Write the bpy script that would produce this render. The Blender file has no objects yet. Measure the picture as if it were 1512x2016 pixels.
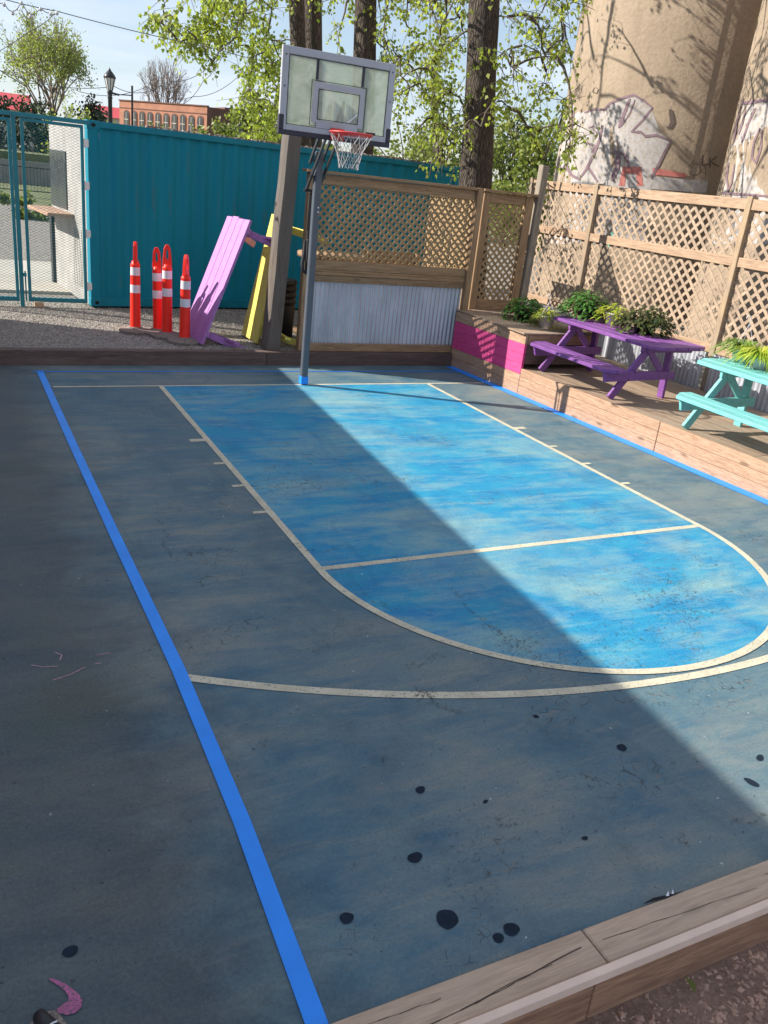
import bpy, bmesh, math, random
import numpy as np
from mathutils import Vector, Matrix
R = math.radians
rng = random.Random(7)
scene = bpy.context.scene
C = scene.collection

# ---------------------------------------------------------------- camera
cam_d = bpy.data.cameras.new("camera"); cam_o = bpy.data.objects.new("camera", cam_d); C.objects.link(cam_o)
YAW, PITCH, ROLL, FPX = 0.4960, 0.3774, 0.1123, 1652.93
CAM = Vector((-4.021, -9.999, 2.602))
_f = Vector((math.cos(PITCH)*math.sin(YAW), math.cos(PITCH)*math.cos(YAW), -math.sin(PITCH)))
_r0 = Vector((math.cos(YAW), -math.sin(YAW), 0)); _u0 = _r0.cross(_f)
_r = math.cos(ROLL)*_r0 + math.sin(ROLL)*_u0
_u = -math.sin(ROLL)*_r0 + math.cos(ROLL)*_u0
cam_o.matrix_world = Matrix(((_r.x, _u.x, -_f.x, CAM.x), (_r.y, _u.y, -_f.y, CAM.y), (_r.z, _u.z, -_f.z, CAM.z), (0, 0, 0, 1)))
cam_d.sensor_fit = 'VERTICAL'; cam_d.sensor_height = 24; cam_d.lens = FPX/2016*24
cam_d.clip_start = 0.05; cam_d.clip_end = 2000
scene.camera = cam_o
def ray(x, y): return _f + _r*((x-756)/FPX) - _u*((y-1008)/FPX)     # measuring aid: photo pixel -> direction
def on_z(x, y, z=0.0): v = ray(x, y); return CAM + v*((z-CAM.z)/v.z)
def at_az(az, el, D):                                                # point at horizontal distance D
    a = R(az); return Vector((CAM.x+D*math.sin(a), CAM.y+D*math.cos(a), CAM.z+D*math.tan(R(el))))
def px_at(x, y, D): v = ray(x, y); return CAM + v*(D/math.hypot(v.x, v.y))

# ---------------------------------------------------------------- light
SUN_AZ_DIR = Vector((-0.885, 0.465, 0)).normalized(); SUN_EL = math.atan(0.61)
sun_dir = Vector((SUN_AZ_DIR.x*math.cos(SUN_EL), SUN_AZ_DIR.y*math.cos(SUN_EL), math.sin(SUN_EL)))
sd = bpy.data.lights.new("sun", 'SUN'); sd.energy = 5.0; sd.angle = R(0.36); sd.color = (1.0, 0.93, 0.82)
so = bpy.data.objects.new("sun", sd); C.objects.link(so); so.rotation_euler = sun_dir.to_track_quat('Z', 'Y').to_euler()
so.location = (-20, 10, 20)
W = bpy.data.worlds.new("World"); scene.world = W; W.use_nodes = True
nt = W.node_tree; nt.nodes.clear()
def N(nt, t, **k):
    n = nt.nodes.new(t)
    for a, v in k.items(): setattr(n, a, v)
    return n
out = N(nt, 'ShaderNodeOutputWorld'); bg = N(nt, 'ShaderNodeBackground'); bg.inputs['Strength'].default_value = 0.085
sky = N(nt, 'ShaderNodeTexSky'); sky.sky_type = 'NISHITA'; sky.sun_disc = False; sky.sun_elevation = SUN_EL
sky.sun_rotation = math.atan2(sun_dir.x, sun_dir.y); sky.air_density = 1.1; sky.dust_density = 0.4; sky.ozone_density = 3.5
tc = N(nt, 'ShaderNodeTexCoord'); mp = N(nt, 'ShaderNodeMapping'); mp.inputs['Scale'].default_value = (1.6, 2.2, 11); mp.inputs['Rotation'].default_value = (0.12, 0.2, 0.3)
nz = N(nt, 'ShaderNodeTexNoise'); nz.inputs['Scale'].default_value = 1.7; nz.inputs['Detail'].default_value = 8; nz.inputs['Roughness'].default_value = 0.55
nz.inputs['Distortion'].default_value = 0.4
rp = N(nt, 'ShaderNodeValToRGB'); rp.color_ramp.elements[0].position = 0.45; rp.color_ramp.elements[0].color = (0.30,)*3+(1,)
rp.color_ramp.elements[1].position = 0.66; rp.color_ramp.elements[1].color = (0.95,)*3+(1,)
mx = N(nt, 'ShaderNodeMix', data_type='RGBA'); mx.inputs['B'].default_value = (6.0, 6.6, 7.7, 1)
nt.links.new(tc.outputs['Generated'], mp.inputs['Vector']); nt.links.new(mp.outputs[0], nz.inputs['Vector'])
nt.links.new(nz.outputs['Fac'], rp.inputs[0]); nt.links.new(rp.outputs[0], mx.inputs['Factor'])
nt.links.new(sky.outputs[0], mx.inputs['A']); nt.links.new(mx.outputs['Result'], bg.inputs['Color']); nt.links.new(bg.outputs[0], out.inputs[0])
scene.view_settings.view_transform = 'Standard'; scene.view_settings.look = 'None'
scene.view_settings.gamma = 1; scene.view_settings.use_curve_mapping = False
scene.view_settings.exposure = 0.8

# ---------------------------------------------------------------- helpers
class MB:
    def __init__(s): s.v = []; s.f = []; s.fm = []; s.mi = 0; s.sm = []
    def add(s, verts, faces, smooth=False):
        b = len(s.v); s.v.extend([tuple(p) for p in verts])
        for f in faces: s.f.append([b+i for i in f]); s.fm.append(s.mi); s.sm.append(smooth)
    def box(s, lo, hi, M=None):
        (a, b, c), (d, e, f) = lo, hi
        vs = [Vector(p) for p in ((a,b,c),(d,b,c),(d,e,c),(a,e,c),(a,b,f),(d,b,f),(d,e,f),(a,e,f))]
        if M is not None: vs = [M @ p for p in vs]
        s.add(vs, ((3,2,1,0),(4,5,6,7),(0,1,5,4),(1,2,6,5),(2,3,7,6),(3,0,4,7)))
    def beam(s, p, q, w, h, up=Vector((0,0,1))):                  # rectangular bar from p to q
        p, q = Vector(p), Vector(q); d = (q-p).normalized(); up = Vector(up)
        if abs(d.dot(up.normalized())) > 0.98: up = Vector((0,1,0))
        a = d.cross(up).normalized()*w/2; b = a.cross(d).normalized()*h/2
        s.add([p-a-b, p+a-b, p+a+b, p-a+b, q-a-b, q+a-b, q+a+b, q-a+b], ((0,1,2,3),(7,6,5,4),(4,5,1,0),(5,6,2,1),(6,7,3,2),(7,4,0,3)))
    def tube(s, pts, rad, n=8, caps=True):
        pts = [Vector(p) for p in pts]
        if not hasattr(rad, '__len__'): rad = [rad]*len(pts)
        rings = []; ref = None
        for i, p in enumerate(pts):
            d = (pts[min(i+1, len(pts)-1)]-pts[max(i-1, 0)]).normalized()
            if ref is None: ref = Vector((1,0,0)) if abs(d.x) < 0.8 else Vector((0,1,0))
            a = (ref - d*ref.dot(d)).normalized(); ref = a; b = d.cross(a)
            rings.append([p+(a*math.cos(2*math.pi*k/n)+b*math.sin(2*math.pi*k/n))*rad[i] for k in range(n)])
        vs = [v for r in rings for v in r]; fs = []
        for i in range(len(pts)-1):
            for k in range(n):
                fs.append((i*n+k, i*n+(k+1)%n, (i+1)*n+(k+1)%n, (i+1)*n+k))
        s.add(vs, fs, True)
        if caps:
            s.add(rings[0], [tuple(range(n))[::-1]]); s.add(rings[-1], [tuple(range(n))])
    def lathe(s, prof, c=(0,0,0), n=24, smooth=True):
        c = Vector(c); vs = []; fs = []
        for (r, z) in prof:
            for k in range(n): vs.append(c+Vector((r*math.cos(2*math.pi*k/n), r*math.sin(2*math.pi*k/n), z)))
        for i in range(len(prof)-1):
            for k in range(n): fs.append((i*n+k, i*n+(k+1)%n, (i+1)*n+(k+1)%n, (i+1)*n+k))
        s.add(vs, fs, smooth)
    def prism(s, poly, ext, M=None):                               # planar polygon (3D points) extruded by vector ext
        poly = [Vector(p) for p in poly]; ext = Vector(ext); n = len(poly)
        vs = poly+[p+ext for p in poly]
        if M is not None: vs = [M @ p for p in vs]
        s.add(vs, [tuple(range(n))[::-1], tuple(range(n, 2*n))]+[(i, (i+1) % n, n+(i+1) % n, n+i) for i in range(n)])
    def build(s, name, mats, parent=None, bevel=0, normals=True):
        me = bpy.data.meshes.new(name); me.from_pydata(s.v, [], s.f)
        if not isinstance(mats, (list, tuple)): mats = [mats]
        for m in mats: me.materials.append(m)
        me.polygons.foreach_set('material_index', s.fm); me.polygons.foreach_set('use_smooth', s.sm); me.update()
        if normals and len(s.f) < 20000:
            bm = bmesh.new(); bm.from_mesh(me); bmesh.ops.recalc_face_normals(bm, faces=bm.faces); bm.to_mesh(me); bm.free()
        o = bpy.data.objects.new(name, me); C.objects.link(o)
        if parent: o.parent = parent
        if bevel:
            b = o.modifiers.new('bevel', 'BEVEL'); b.width = bevel; b.segments = 1; b.limit_method = 'ANGLE'; b.angle_limit = R(40)
        return o
def tag(o, label, cat, group=None, kind=None):
    if label: o['label'] = label
    if cat: o['category'] = cat
    if group: o['group'] = group
    if kind: o['kind'] = kind
    return o
def thing(name, label, cat, loc=(0,0,0), rz=0, group=None):
    o = bpy.data.objects.new(name, None); C.objects.link(o); o.location = loc; o.rotation_euler = (0,0,rz); o.empty_display_size = 0.2
    return tag(o, label, cat, group)
def struct(o): o['kind'] = 'structure'; return o
def copy_tree(o, parent=None):
    c = o.copy(); C.objects.link(c); c.parent = parent
    for ch in list(o.children): copy_tree(ch, c)
    return c

# ---------------------------------------------------------------- materials
def mat(name):
    m = bpy.data.materials.new(name); m.use_nodes = True; nt = m.node_tree; nt.nodes.clear()
    o = N(nt, 'ShaderNodeOutputMaterial'); p = N(nt, 'ShaderNodeBsdfPrincipled'); nt.links.new(p.outputs[0], o.inputs[0])
    return m, nt, p, o
def coords(nt, scale=(1,1,1), rot=(0,0,0), kind='Object'):
    t = N(nt, 'ShaderNodeTexCoord'); m = N(nt, 'ShaderNodeMapping'); m.inputs['Scale'].default_value = scale; m.inputs['Rotation'].default_value = rot
    nt.links.new(t.outputs[kind], m.inputs['Vector']); return m.outputs[0]
def noise(nt, vec, scale, detail=4, rough=0.55, dist=0.0):
    n = N(nt, 'ShaderNodeTexNoise'); n.inputs['Scale'].default_value = scale; n.inputs['Detail'].default_value = detail
    n.inputs['Roughness'].default_value = rough; n.inputs['Distortion'].default_value = dist
    nt.links.new(vec, n.inputs['Vector']); return n.outputs['Fac']
def ramp(nt, fac, stops):
    r = N(nt, 'ShaderNodeValToRGB'); e = r.color_ramp.elements
    while len(e) < len(stops): e.new(0.5)
    for i, (p, c) in enumerate(stops):
        e[i].position = p; e[i].color = tuple(c)[:3]+(1,) if hasattr(c, '__len__') else (c, c, c, 1)
    nt.links.new(fac, r.inputs[0]); return r.outputs[0]
def mixc(nt, fac, a, b, mode='MIX'):
    m = N(nt, 'ShaderNodeMix', data_type='RGBA', blend_type=mode)
    for s, k in ((fac, 'Factor'), (a, 'A'), (b, 'B')):
        if isinstance(s, bpy.types.NodeSocket): nt.links.new(s, m.inputs[k])
        elif hasattr(s, '__len__'): m.inputs[k].default_value = tuple(s)[:3]+(1,)
        else: m.inputs[k].default_value = s
    return m.outputs['Result']
def math_(nt, op, a, b=None, clamp=False):
    m = N(nt, 'ShaderNodeMath', operation=op, use_clamp=clamp)
    for i, s in enumerate((a, b)):
        if s is None: continue
        if isinstance(s, bpy.types.NodeSocket): nt.links.new(s, m.inputs[i])
        else: m.inputs[i].default_value = s
    return m.outputs[0]
def bump(nt, p, h, strength=0.3, dist=0.01):
    b = N(nt, 'ShaderNodeBump'); b.inputs['Strength'].default_value = strength; b.inputs['Distance'].default_value = dist
    nt.links.new(h, b.inputs['Height']); nt.links.new(b.outputs[0], p.inputs['Normal'])
def island(nt):
    g = N(nt, 'ShaderNodeNewGeometry'); return g.outputs['Random Per Island']

def wood(name, light, dark, axis='x', rough=0.75, grain=1.0, knots=0.5, grey=None, var=0.25, fc=(0.72, 1.08)):
    m, nt, p, o = mat(name)
    sc = {'x': (1.2, 14, 14), 'y': (14, 1.2, 14), 'z': (14, 14, 1.2)}[axis]
    isl = island(nt)
    t = N(nt, 'ShaderNodeTexCoord'); add = N(nt, 'ShaderNodeVectorMath', operation='ADD'); cmb = N(nt, 'ShaderNodeCombineXYZ')
    s = math_(nt, 'MULTIPLY', isl, 37.0)
    for i in range(3): nt.links.new(s, cmb.inputs[i])
    nt.links.new(t.outputs['Object'], add.inputs[0]); nt.links.new(cmb.outputs[0], add.inputs[1])
    mpg = N(nt, 'ShaderNodeMapping'); mpg.inputs['Scale'].default_value = sc; nt.links.new(add.outputs[0], mpg.inputs[0]); v = mpg.outputs[0]
    n1 = noise(nt, v, 1.6*grain, 6, 0.6, 1.2); n2 = noise(nt, v, 8*grain, 4, 0.7)
    g = ramp(nt, n1, [(0.32, dark), (0.52, [(a+b)/2 for a, b in zip(light, dark)]), (0.72, light)])
    fine = ramp(nt, n2, [(0.35, fc[0]), (0.65, fc[1])])
    c = mixc(nt, 1.0, g, fine, 'MULTIPLY')
    mk = N(nt, 'ShaderNodeMapping'); ks = {'x': (1.5, 5, 5), 'y': (5, 1.5, 5), 'z': (5, 5, 1.5)}[axis]
    mk.inputs['Scale'].default_value = ks; nt.links.new(add.outputs[0], mk.inputs[0])
    vo = N(nt, 'ShaderNodeTexVoronoi'); vo.inputs['Scale'].default_value = 1.3; nt.links.new(mk.outputs[0], vo.inputs['Vector'])
    kf = ramp(nt, vo.outputs['Distance'], [(0.06, knots), (0.16, 0.0)])
    c = mixc(nt, kf, c, [d*0.45 for d in dark])
    iv = ramp(nt, isl, [(0, 1-var), (1, 1+var*0.6)]); c = mixc(nt, 1.0, c, iv, 'MULTIPLY')
    if grey is not None:
        gn = ramp(nt, noise(nt, add.outputs[0], 1.1, 5, 0.6), [(0.42, 0.0), (0.62, 0.75)]); c = mixc(nt, gn, c, grey)
    nt.links.new(c, p.inputs['Base Color']); p.inputs['Roughness'].default_value = rough
    bump(nt, p, n2, 0.35, 0.004); return m
def paint(name, col, rough=0.5, wear=None, amt=0.12, scale=3, stretch=(1,1,1), metallic=0, bumps=0.12, spec=0.5, wlo=0.6, whi=0.72):
    m, nt, p, o = mat(name); v = coords(nt, stretch)
    n1 = noise(nt, v, scale, 5, 0.6); n2 = noise(nt, v, scale*9, 4, 0.65)
    c = ramp(nt, n1, [(0.3, [x*(1-amt) for x in col]), (0.7, [min(1, x*(1+amt)) for x in col])])
    if wear is not None: c = mixc(nt, ramp(nt, n2, [(wlo, 0.0), (whi, 1.0)]), c, wear)
    nt.links.new(c, p.inputs['Base Color']); p.inputs['Metallic'].default_value = metallic
    r = ramp(nt, n2, [(0.3, max(0, rough-0.08)), (0.7, min(1, rough+0.1))]); nt.links.new(r, p.inputs['Roughness'])
    p.inputs['Specular IOR Level'].default_value = spec
    bump(nt, p, n2, bumps, 0.003); return m
def leafmat(name, cols, trans=0.35, rough=0.5):
    m, nt, p, o = mat(name); i = island(nt); n = len(cols)
    c = ramp(nt, i, [(k/(n-1), cols[k]) for k in range(n)])
    nt.links.new(c, p.inputs['Base Color']); p.inputs['Roughness'].default_value = rough; p.inputs['Specular IOR Level'].default_value = 0.3
    tr = N(nt, 'ShaderNodeBsdfTranslucent'); bright = mixc(nt, 1.0, c, (1.5, 1.6, 0.7), 'MULTIPLY'); nt.links.new(bright, tr.inputs['Color'])
    ms = N(nt, 'ShaderNodeMixShader'); ms.inputs[0].default_value = trans
    nt.links.new(p.outputs[0], ms.inputs[1]); nt.links.new(tr.outputs[0], ms.inputs[2]); nt.links.new(ms.outputs[0], o.inputs[0]); return m

# court asphalt: painted, scuffed, cracked
def court_mat(name, base, alt, worn, left_dark=False, lo=0.47, hi=0.66, amt=0.7, under=(0.16, 0.165, 0.16)):
    m, nt, p, o = mat(name); v = coords(nt)
    va = coords(nt, (0.75, 1.25, 1), (0, 0, 0.25)); vb = coords(nt, (0.45, 2.6, 1), (0, 0, 0.12)); vc = coords(nt, (0.6, 3.2, 1), (0, 0, -0.35))
    cloud = noise(nt, va, 0.75, 8, 0.66, 0.7); mid = noise(nt, va, 2.6, 8, 0.7, 0.5); br = noise(nt, vb, 1.9, 7, 0.7, 0.8); br2 = noise(nt, vc, 3.4, 6, 0.7, 0.9)
    fine = noise(nt, v, 60, 3, 0.7); grit = noise(nt, v, 230, 2, 0.6)
    c = ramp(nt, mid, [(0.32, base), (0.66, alt)])
    w = math_(nt, 'ADD', math_(nt, 'MULTIPLY', cloud, 0.62), math_(nt, 'MULTIPLY', br, 0.38))
    c = mixc(nt, ramp(nt, w, [(lo, 0.0), (hi, amt)]), c, worn)
    c = mixc(nt, ramp(nt, br2, [(0.54, 0.0), (0.72, amt*0.55)]), c, worn)
    c = mixc(nt, ramp(nt, noise(nt, coords(nt, (1.1, 0.7, 1), (0,0,1.0)), 1.7, 6, 0.65, 0.8), [(0.52, 0.0), (0.74, 0.45)]), c, [b*0.6 for b in base])
    c = mixc(nt, 1.0, c, ramp(nt, fine, [(0.3, 0.86), (0.7, 1.12)]), 'MULTIPLY')
    c = mixc(nt, 1.0, c, ramp(nt, grit, [(0.3, 0.84), (0.7, 1.14)]), 'MULTIPLY')
    # paint flaked off down to bare asphalt, in patches with crisp edges
    patch = ramp(nt, noise(nt, coords(nt, (1, 1.3, 1), (0, 0, -0.6)), 0.9, 5, 0.7, 0.5), [(0.53, 0.0), (0.64, 1.0)])
    fl = ramp(nt, noise(nt, coords(nt, (1, 2.2, 1), (0, 0, 0.3)), 11, 6, 0.75, 0.4), [(0.575, 0.0), (0.595, 1.0)])
    flake = math_(nt, 'MULTIPLY', math_(nt, 'MULTIPLY', fl, patch), 0.8)
    fl2 = ramp(nt, noise(nt, coords(nt, (1, 1.6, 1), (0, 0, 0.9)), 30, 4, 0.7), [(0.66, 0.0), (0.675, 0.75)])
    flake = math_(nt, 'MAXIMUM', flake, fl2)
    c = mixc(nt, flake, c, under)
    wn = N(nt, 'ShaderNodeTexNoise'); wn.inputs['Scale'].default_value = 5; nt.links.new(v, wn.inputs['Vector'])
    wv = N(nt, 'ShaderNodeVectorMath', operation='MULTIPLY_ADD'); nt.links.new(wn.outputs['Color'], wv.inputs[0]); wv.inputs[1].default_value = (0.14,)*3; nt.links.new(v, wv.inputs[2])
    vo = N(nt, 'ShaderNodeTexVoronoi', feature='DISTANCE_TO_EDGE'); vo.inputs['Scale'].default_value = 14; nt.links.new(wv.outputs[0], vo.inputs['Vector'])
    line = ramp(nt, vo.outputs['Distance'], [(0.012, 1.0), (0.04, 0.0)])
    broken = ramp(nt, noise(nt, v, 14, 3, 0.6), [(0.45, 0.0), (0.56, 1.0)])
    cr = math_(nt, 'MULTIPLY', math_(nt, 'MULTIPLY', line, patch), math_(nt, 'MULTIPLY', broken, 0.85))
    c = mixc(nt, cr, c, (0.03, 0.034, 0.038))
    pit = ramp(nt, noise(nt, v, 38, 2, 0.5), [(0.71, 0.0), (0.74, 0.75)]); c = mixc(nt, pit, c, (0.035, 0.04, 0.045))
    chip = ramp(nt, noise(nt, coords(nt, (1,1,1), (0,0,1)), 27, 2, 0.4), [(0.765, 0.0), (0.78, 0.6)]); c = mixc(nt, chip, c, (0.55, 0.58, 0.55))
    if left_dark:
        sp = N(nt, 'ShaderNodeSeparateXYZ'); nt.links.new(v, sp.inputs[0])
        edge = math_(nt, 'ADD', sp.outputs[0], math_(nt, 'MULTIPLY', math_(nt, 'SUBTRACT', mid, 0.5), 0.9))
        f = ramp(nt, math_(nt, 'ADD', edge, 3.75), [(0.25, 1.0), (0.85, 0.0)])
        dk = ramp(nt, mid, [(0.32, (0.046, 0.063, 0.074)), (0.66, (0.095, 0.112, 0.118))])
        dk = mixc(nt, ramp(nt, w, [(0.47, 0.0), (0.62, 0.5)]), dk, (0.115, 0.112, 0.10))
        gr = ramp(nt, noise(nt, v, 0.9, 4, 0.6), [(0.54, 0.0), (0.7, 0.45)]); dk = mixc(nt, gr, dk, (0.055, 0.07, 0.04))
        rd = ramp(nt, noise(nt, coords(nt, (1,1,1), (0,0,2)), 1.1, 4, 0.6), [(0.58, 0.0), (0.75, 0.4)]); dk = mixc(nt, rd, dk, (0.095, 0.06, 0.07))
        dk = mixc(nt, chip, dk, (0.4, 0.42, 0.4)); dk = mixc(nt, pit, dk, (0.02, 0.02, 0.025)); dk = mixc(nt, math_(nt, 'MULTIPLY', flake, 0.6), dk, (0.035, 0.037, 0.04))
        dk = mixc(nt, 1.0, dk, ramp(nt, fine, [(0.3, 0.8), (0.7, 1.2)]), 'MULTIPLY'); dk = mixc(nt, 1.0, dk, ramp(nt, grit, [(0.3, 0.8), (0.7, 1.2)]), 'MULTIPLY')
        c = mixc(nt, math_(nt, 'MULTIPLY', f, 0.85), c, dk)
    nt.links.new(c, p.inputs['Base Color'])
    nt.links.new(ramp(nt, mid, [(0.3, 0.55), (0.7, 0.8)]), p.inputs['Roughness']); p.inputs['Specular IOR Level'].default_value = 0.3
    h = math_(nt, 'SUBTRACT', math_(nt, 'ADD', math_(nt, 'MULTIPLY', grit, 0.5), math_(nt, 'MULTIPLY', fine, 0.6)), math_(nt, 'ADD', math_(nt, 'MULTIPLY', cr, 1.2), math_(nt, 'MULTIPLY', flake, 0.35)))
    bump(nt, p, h, 0.4, 0.006); return m

M = {}
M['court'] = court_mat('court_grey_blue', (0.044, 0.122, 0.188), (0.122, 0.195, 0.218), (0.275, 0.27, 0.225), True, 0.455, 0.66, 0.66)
M['key'] = court_mat('key_blue', (0.006, 0.195, 0.43), (0.030, 0.295, 0.46), (0.30, 0.43, 0.38), False, 0.455, 0.62, 0.70, (0.15, 0.165, 0.165))
M['line'] = paint('line_cream', (0.55, 0.51, 0.385), 0.75, (0.22, 0.23, 0.21), 0.16, 6, wlo=0.55, whi=0.68)
M['tape'] = paint('tape_blue', (0.015, 0.27, 0.95), 0.5, None, 0.1, 4, bumps=0.05)
M['spot'] = paint('damp_spot', (0.014, 0.024, 0.040), 0.75, (0.03, 0.05, 0.07), 0.2, 20, spec=0.1, wlo=.6, whi=.72)
M['chalk'] = paint('chalk', (0.5, 0.3, 0.38), 0.9, (0.08, 0.09, 0.1), 0.1, 30, wlo=0.5, whi=0.56)
M['pinkpaint'] = paint('pink_floor_paint', (0.40, 0.12, 0.25), 0.8, (0.12, 0.09, 0.11), 0.3, 12, wlo=.52, whi=.62)
M['scuff'] = paint('scuff', (0.025, 0.03, 0.035), 0.6, (0.1, 0.13, 0.15), 0.1, 30, wlo=0.5, whi=0.56)
M['lumber_x'] = wood('lumber_x', (0.40, 0.26, 0.14), (0.22, 0.13, 0.07), 'x')
M['lumber_z'] = wood('lumber_z', (0.40, 0.26, 0.14), (0.22, 0.13, 0.07), 'z')
M['lumber_y'] = wood('lumber_y', (0.62, 0.44, 0.27), (0.40, 0.25, 0.14), 'y')
M['rail_y'] = wood('rail_y', (0.48, 0.34, 0.23), (0.30, 0.19, 0.12), 'y')
M['post_z'] = wood('post_z', (0.46, 0.33, 0.20), (0.28, 0.19, 0.11), 'z', grey=(0.25, 0.21, 0.17))
M['deck_y'] = wood('deck_y', (0.52, 0.345, 0.235), (0.33, 0.19, 0.115), 'y', knots=0.85, var=0.2, grain=1.6)
M['decktop'] = wood('deck_top', (0.40, 0.29, 0.20), (0.24, 0.16, 0.11), 'y', grey=(0.30, 0.24, 0.18))
M['lattice'] = paint('lattice_wood', (0.33, 0.22, 0.11), 0.8, (0.2, 0.14, 0.09), 0.25, 6)
M['lattice_pale'] = paint('lattice_weathered', (0.37, 0.275, 0.195), 0.85, (0.24, 0.19, 0.15), 0.3, 4, wlo=.5, whi=.66)
M['oldtimber'] = wood('old_timber', (0.19, 0.15, 0.12), (0.085, 0.068, 0.056), 'z', rough=0.9, knots=0.6, grey=(0.13, 0.115, 0.105))
M['oldgrey'] = wood('grey_post', (0.34, 0.29, 0.23), (0.2, 0.165, 0.13), 'z', rough=0.9)
M['kerb'] = wood('kerb_board', (0.17, 0.115, 0.095), (0.085, 0.055, 0.05), 'x', rough=0.85)
M['curb'] = wood('curb_timber', (0.58, 0.42, 0.30), (0.38, 0.27, 0.19), 'x', rough=0.85, knots=0.6, grey=(0.50, 0.385, 0.285), fc=(0.86, 1.04))
M['curbside'] = wood('curb_side', (0.44, 0.25, 0.15), (0.24, 0.13, 0.08), 'x', rough=0.8)
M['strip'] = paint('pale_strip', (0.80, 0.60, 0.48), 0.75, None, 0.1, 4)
M['pink'] = wood('pink_boards', (0.74, 0.075, 0.27), (0.58, 0.05, 0.20), 'y', knots=0.2, var=0.06)
M['teal'] = paint('container_teal', (0.0, 0.215, 0.31), 0.55, (0.10, 0.25, 0.30), 0.12, 1.5, (1, 1, 0.25), bumps=0.04, spec=0.25, wlo=0.68, whi=0.78)
M['tealdark'] = paint('container_rail', (0.0, 0.20, 0.28), 0.5, (0.08, 0.19, 0.23), 0.15, 3, spec=0.3)
M['scrape'] = paint('scraped_paint', (0.035, 0.20, 0.25), 0.7, (0.12, 0.17, 0.17), 0.2, 8, wlo=.5, whi=.6)
M['liprust'] = paint('rusty_lip', (0.20, 0.12, 0.09), 0.9, (0.6, 0.58, 0.55), 0.3, 2.5, wlo=.5, whi=.56)
M['gate'] = paint('gate_teal', (0.01, 0.20, 0.25), 0.4, None, 0.1, 5)
M['endwhite'] = paint('mural_white', (0.36, 0.35, 0.33), 0.7, (0.2, 0.25, 0.3), 0.2, 3, wlo=.55, whi=.7)
M['white'] = paint('white_paint', (0.75, 0.75, 0.72), 0.5, (0.5, 0.5, 0.47), 0.06, 3)
M['black'] = paint('black_plastic', (0.018, 0.018, 0.02), 0.5, (0.05, 0.05, 0.05), 0.2, 8)
M['split'] = paint('split_shadow', (0.075, 0.05, 0.035), 0.95)  # brown of the cracks in the curb
M['hole'] = paint('dark_hollow', (0.01, 0.01, 0.012), 0.9)
M['polegrey'] = paint('pole_slate', (0.085, 0.10, 0.125), 0.32, None, 0.1, 5)
M['armblack'] = paint('arm_metal', (0.05, 0.05, 0.055), 0.35, (0.2, 0.2, 0.2), 0.1, 8, metallic=0.5)
M['bbframe'] = paint('backboard_band', (0.42, 0.43, 0.47), 0.5, None, 0.06, 4)
M['bbdark'] = paint('backboard_guard', (0.03, 0.028, 0.045), 0.55, None, 0.1, 4)
M['rim'] = paint('rim_red', (0.62, 0.055, 0.05), 0.4, None, 0.08, 10)
M['net'] = paint('net_cord', (0.55, 0.53, 0.52), 0.8, (0.35, 0.2, 0.22), 0.1, 10)
M['purple'] = wood('purple_boards', (0.25, 0.09, 0.34), (0.165, 0.055, 0.25), 'y', rough=0.5, knots=0.25, var=0.08)
M['aqua'] = wood('aqua_boards', (0.22, 0.60, 0.58), (0.15, 0.48, 0.48), 'y', rough=0.5, knots=0.15, var=0.07)
M['lilac'] = wood('lilac_boards', (0.47, 0.205, 0.53), (0.37, 0.145, 0.44), 'z', rough=0.55, knots=0.2, var=0.05)
M['yellow'] = wood('yellow_boards', (0.80, 0.72, 0.16), (0.66, 0.58, 0.11), 'z', rough=0.55, knots=0.3, var=0.05)
M['orange'] = paint('post_orange', (0.95, 0.035, 0.02), 0.4, (0.85, 0.03, 0.02), 0.06, 6, spec=0.3)
M['reflect'] = paint('reflective_white', (0.72, 0.72, 0.76), 0.35, (0.5, 0.5, 0.52), 0.06, 10)
M['rubber'] = paint('dusty_rubber', (0.16, 0.13, 0.115), 0.85, (0.30, 0.25, 0.21), 0.3, 6, wlo=.45, whi=.6)
M['galv'] = None
def galv():
    m, nt, p, o = mat('galvanised'); v = coords(nt, (1, 1, 0.3))
    n = noise(nt, v, 5, 6, 0.6)
    nt.links.new(ramp(nt, n, [(0.3, (0.40, 0.42, 0.47)), (0.7, (0.58, 0.60, 0.66))]), p.inputs['Base Color'])
    p.inputs['Metallic'].default_value = 0.45; nt.links.new(ramp(nt, n, [(0.3, 0.38), (0.7, 0.55)]), p.inputs['Roughness']); return m
M['galv'] = galv()
M['pot'] = paint('white_pot', (0.72, 0.70, 0.76), 0.4, None, 0.05, 4)
M['potaqua'] = paint('pale_aqua_pot', (0.45, 0.72, 0.70), 0.4, None, 0.05, 4)
M['soil'] = paint('potting_soil', (0.04, 0.028, 0.02), 0.95, None, 0.3, 30)
M['lf_green'] = leafmat('leaf_green', [(0.035, 0.10, 0.02), (0.07, 0.19, 0.035), (0.12, 0.26, 0.06)], 0.3)
M['lf_lime'] = leafmat('leaf_lime', [(0.20, 0.30, 0.03), (0.42, 0.48, 0.06), (0.55, 0.52, 0.12)], 0.35)
M['lf_dark'] = leafmat('leaf_dark', [(0.03, 0.06, 0.02), (0.07, 0.075, 0.03), (0.10, 0.14, 0.035)], 0.25)
M['lf_stripe'] = leafmat('leaf_striped', [(0.08, 0.17, 0.03), (0.20, 0.33, 0.06), (0.45, 0.45, 0.18)], 0.3)
M['lf_poplar'] = leafmat('leaf_poplar', [(0.15, 0.20, 0.04), (0.26, 0.32, 0.06), (0.40, 0.44, 0.13)], 0.5)
M['lf_spring'] = leafmat('leaf_spring', [(0.10, 0.13, 0.04), (0.16, 0.19, 0.06), (0.22, 0.24, 0.09)], 0.35)
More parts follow.
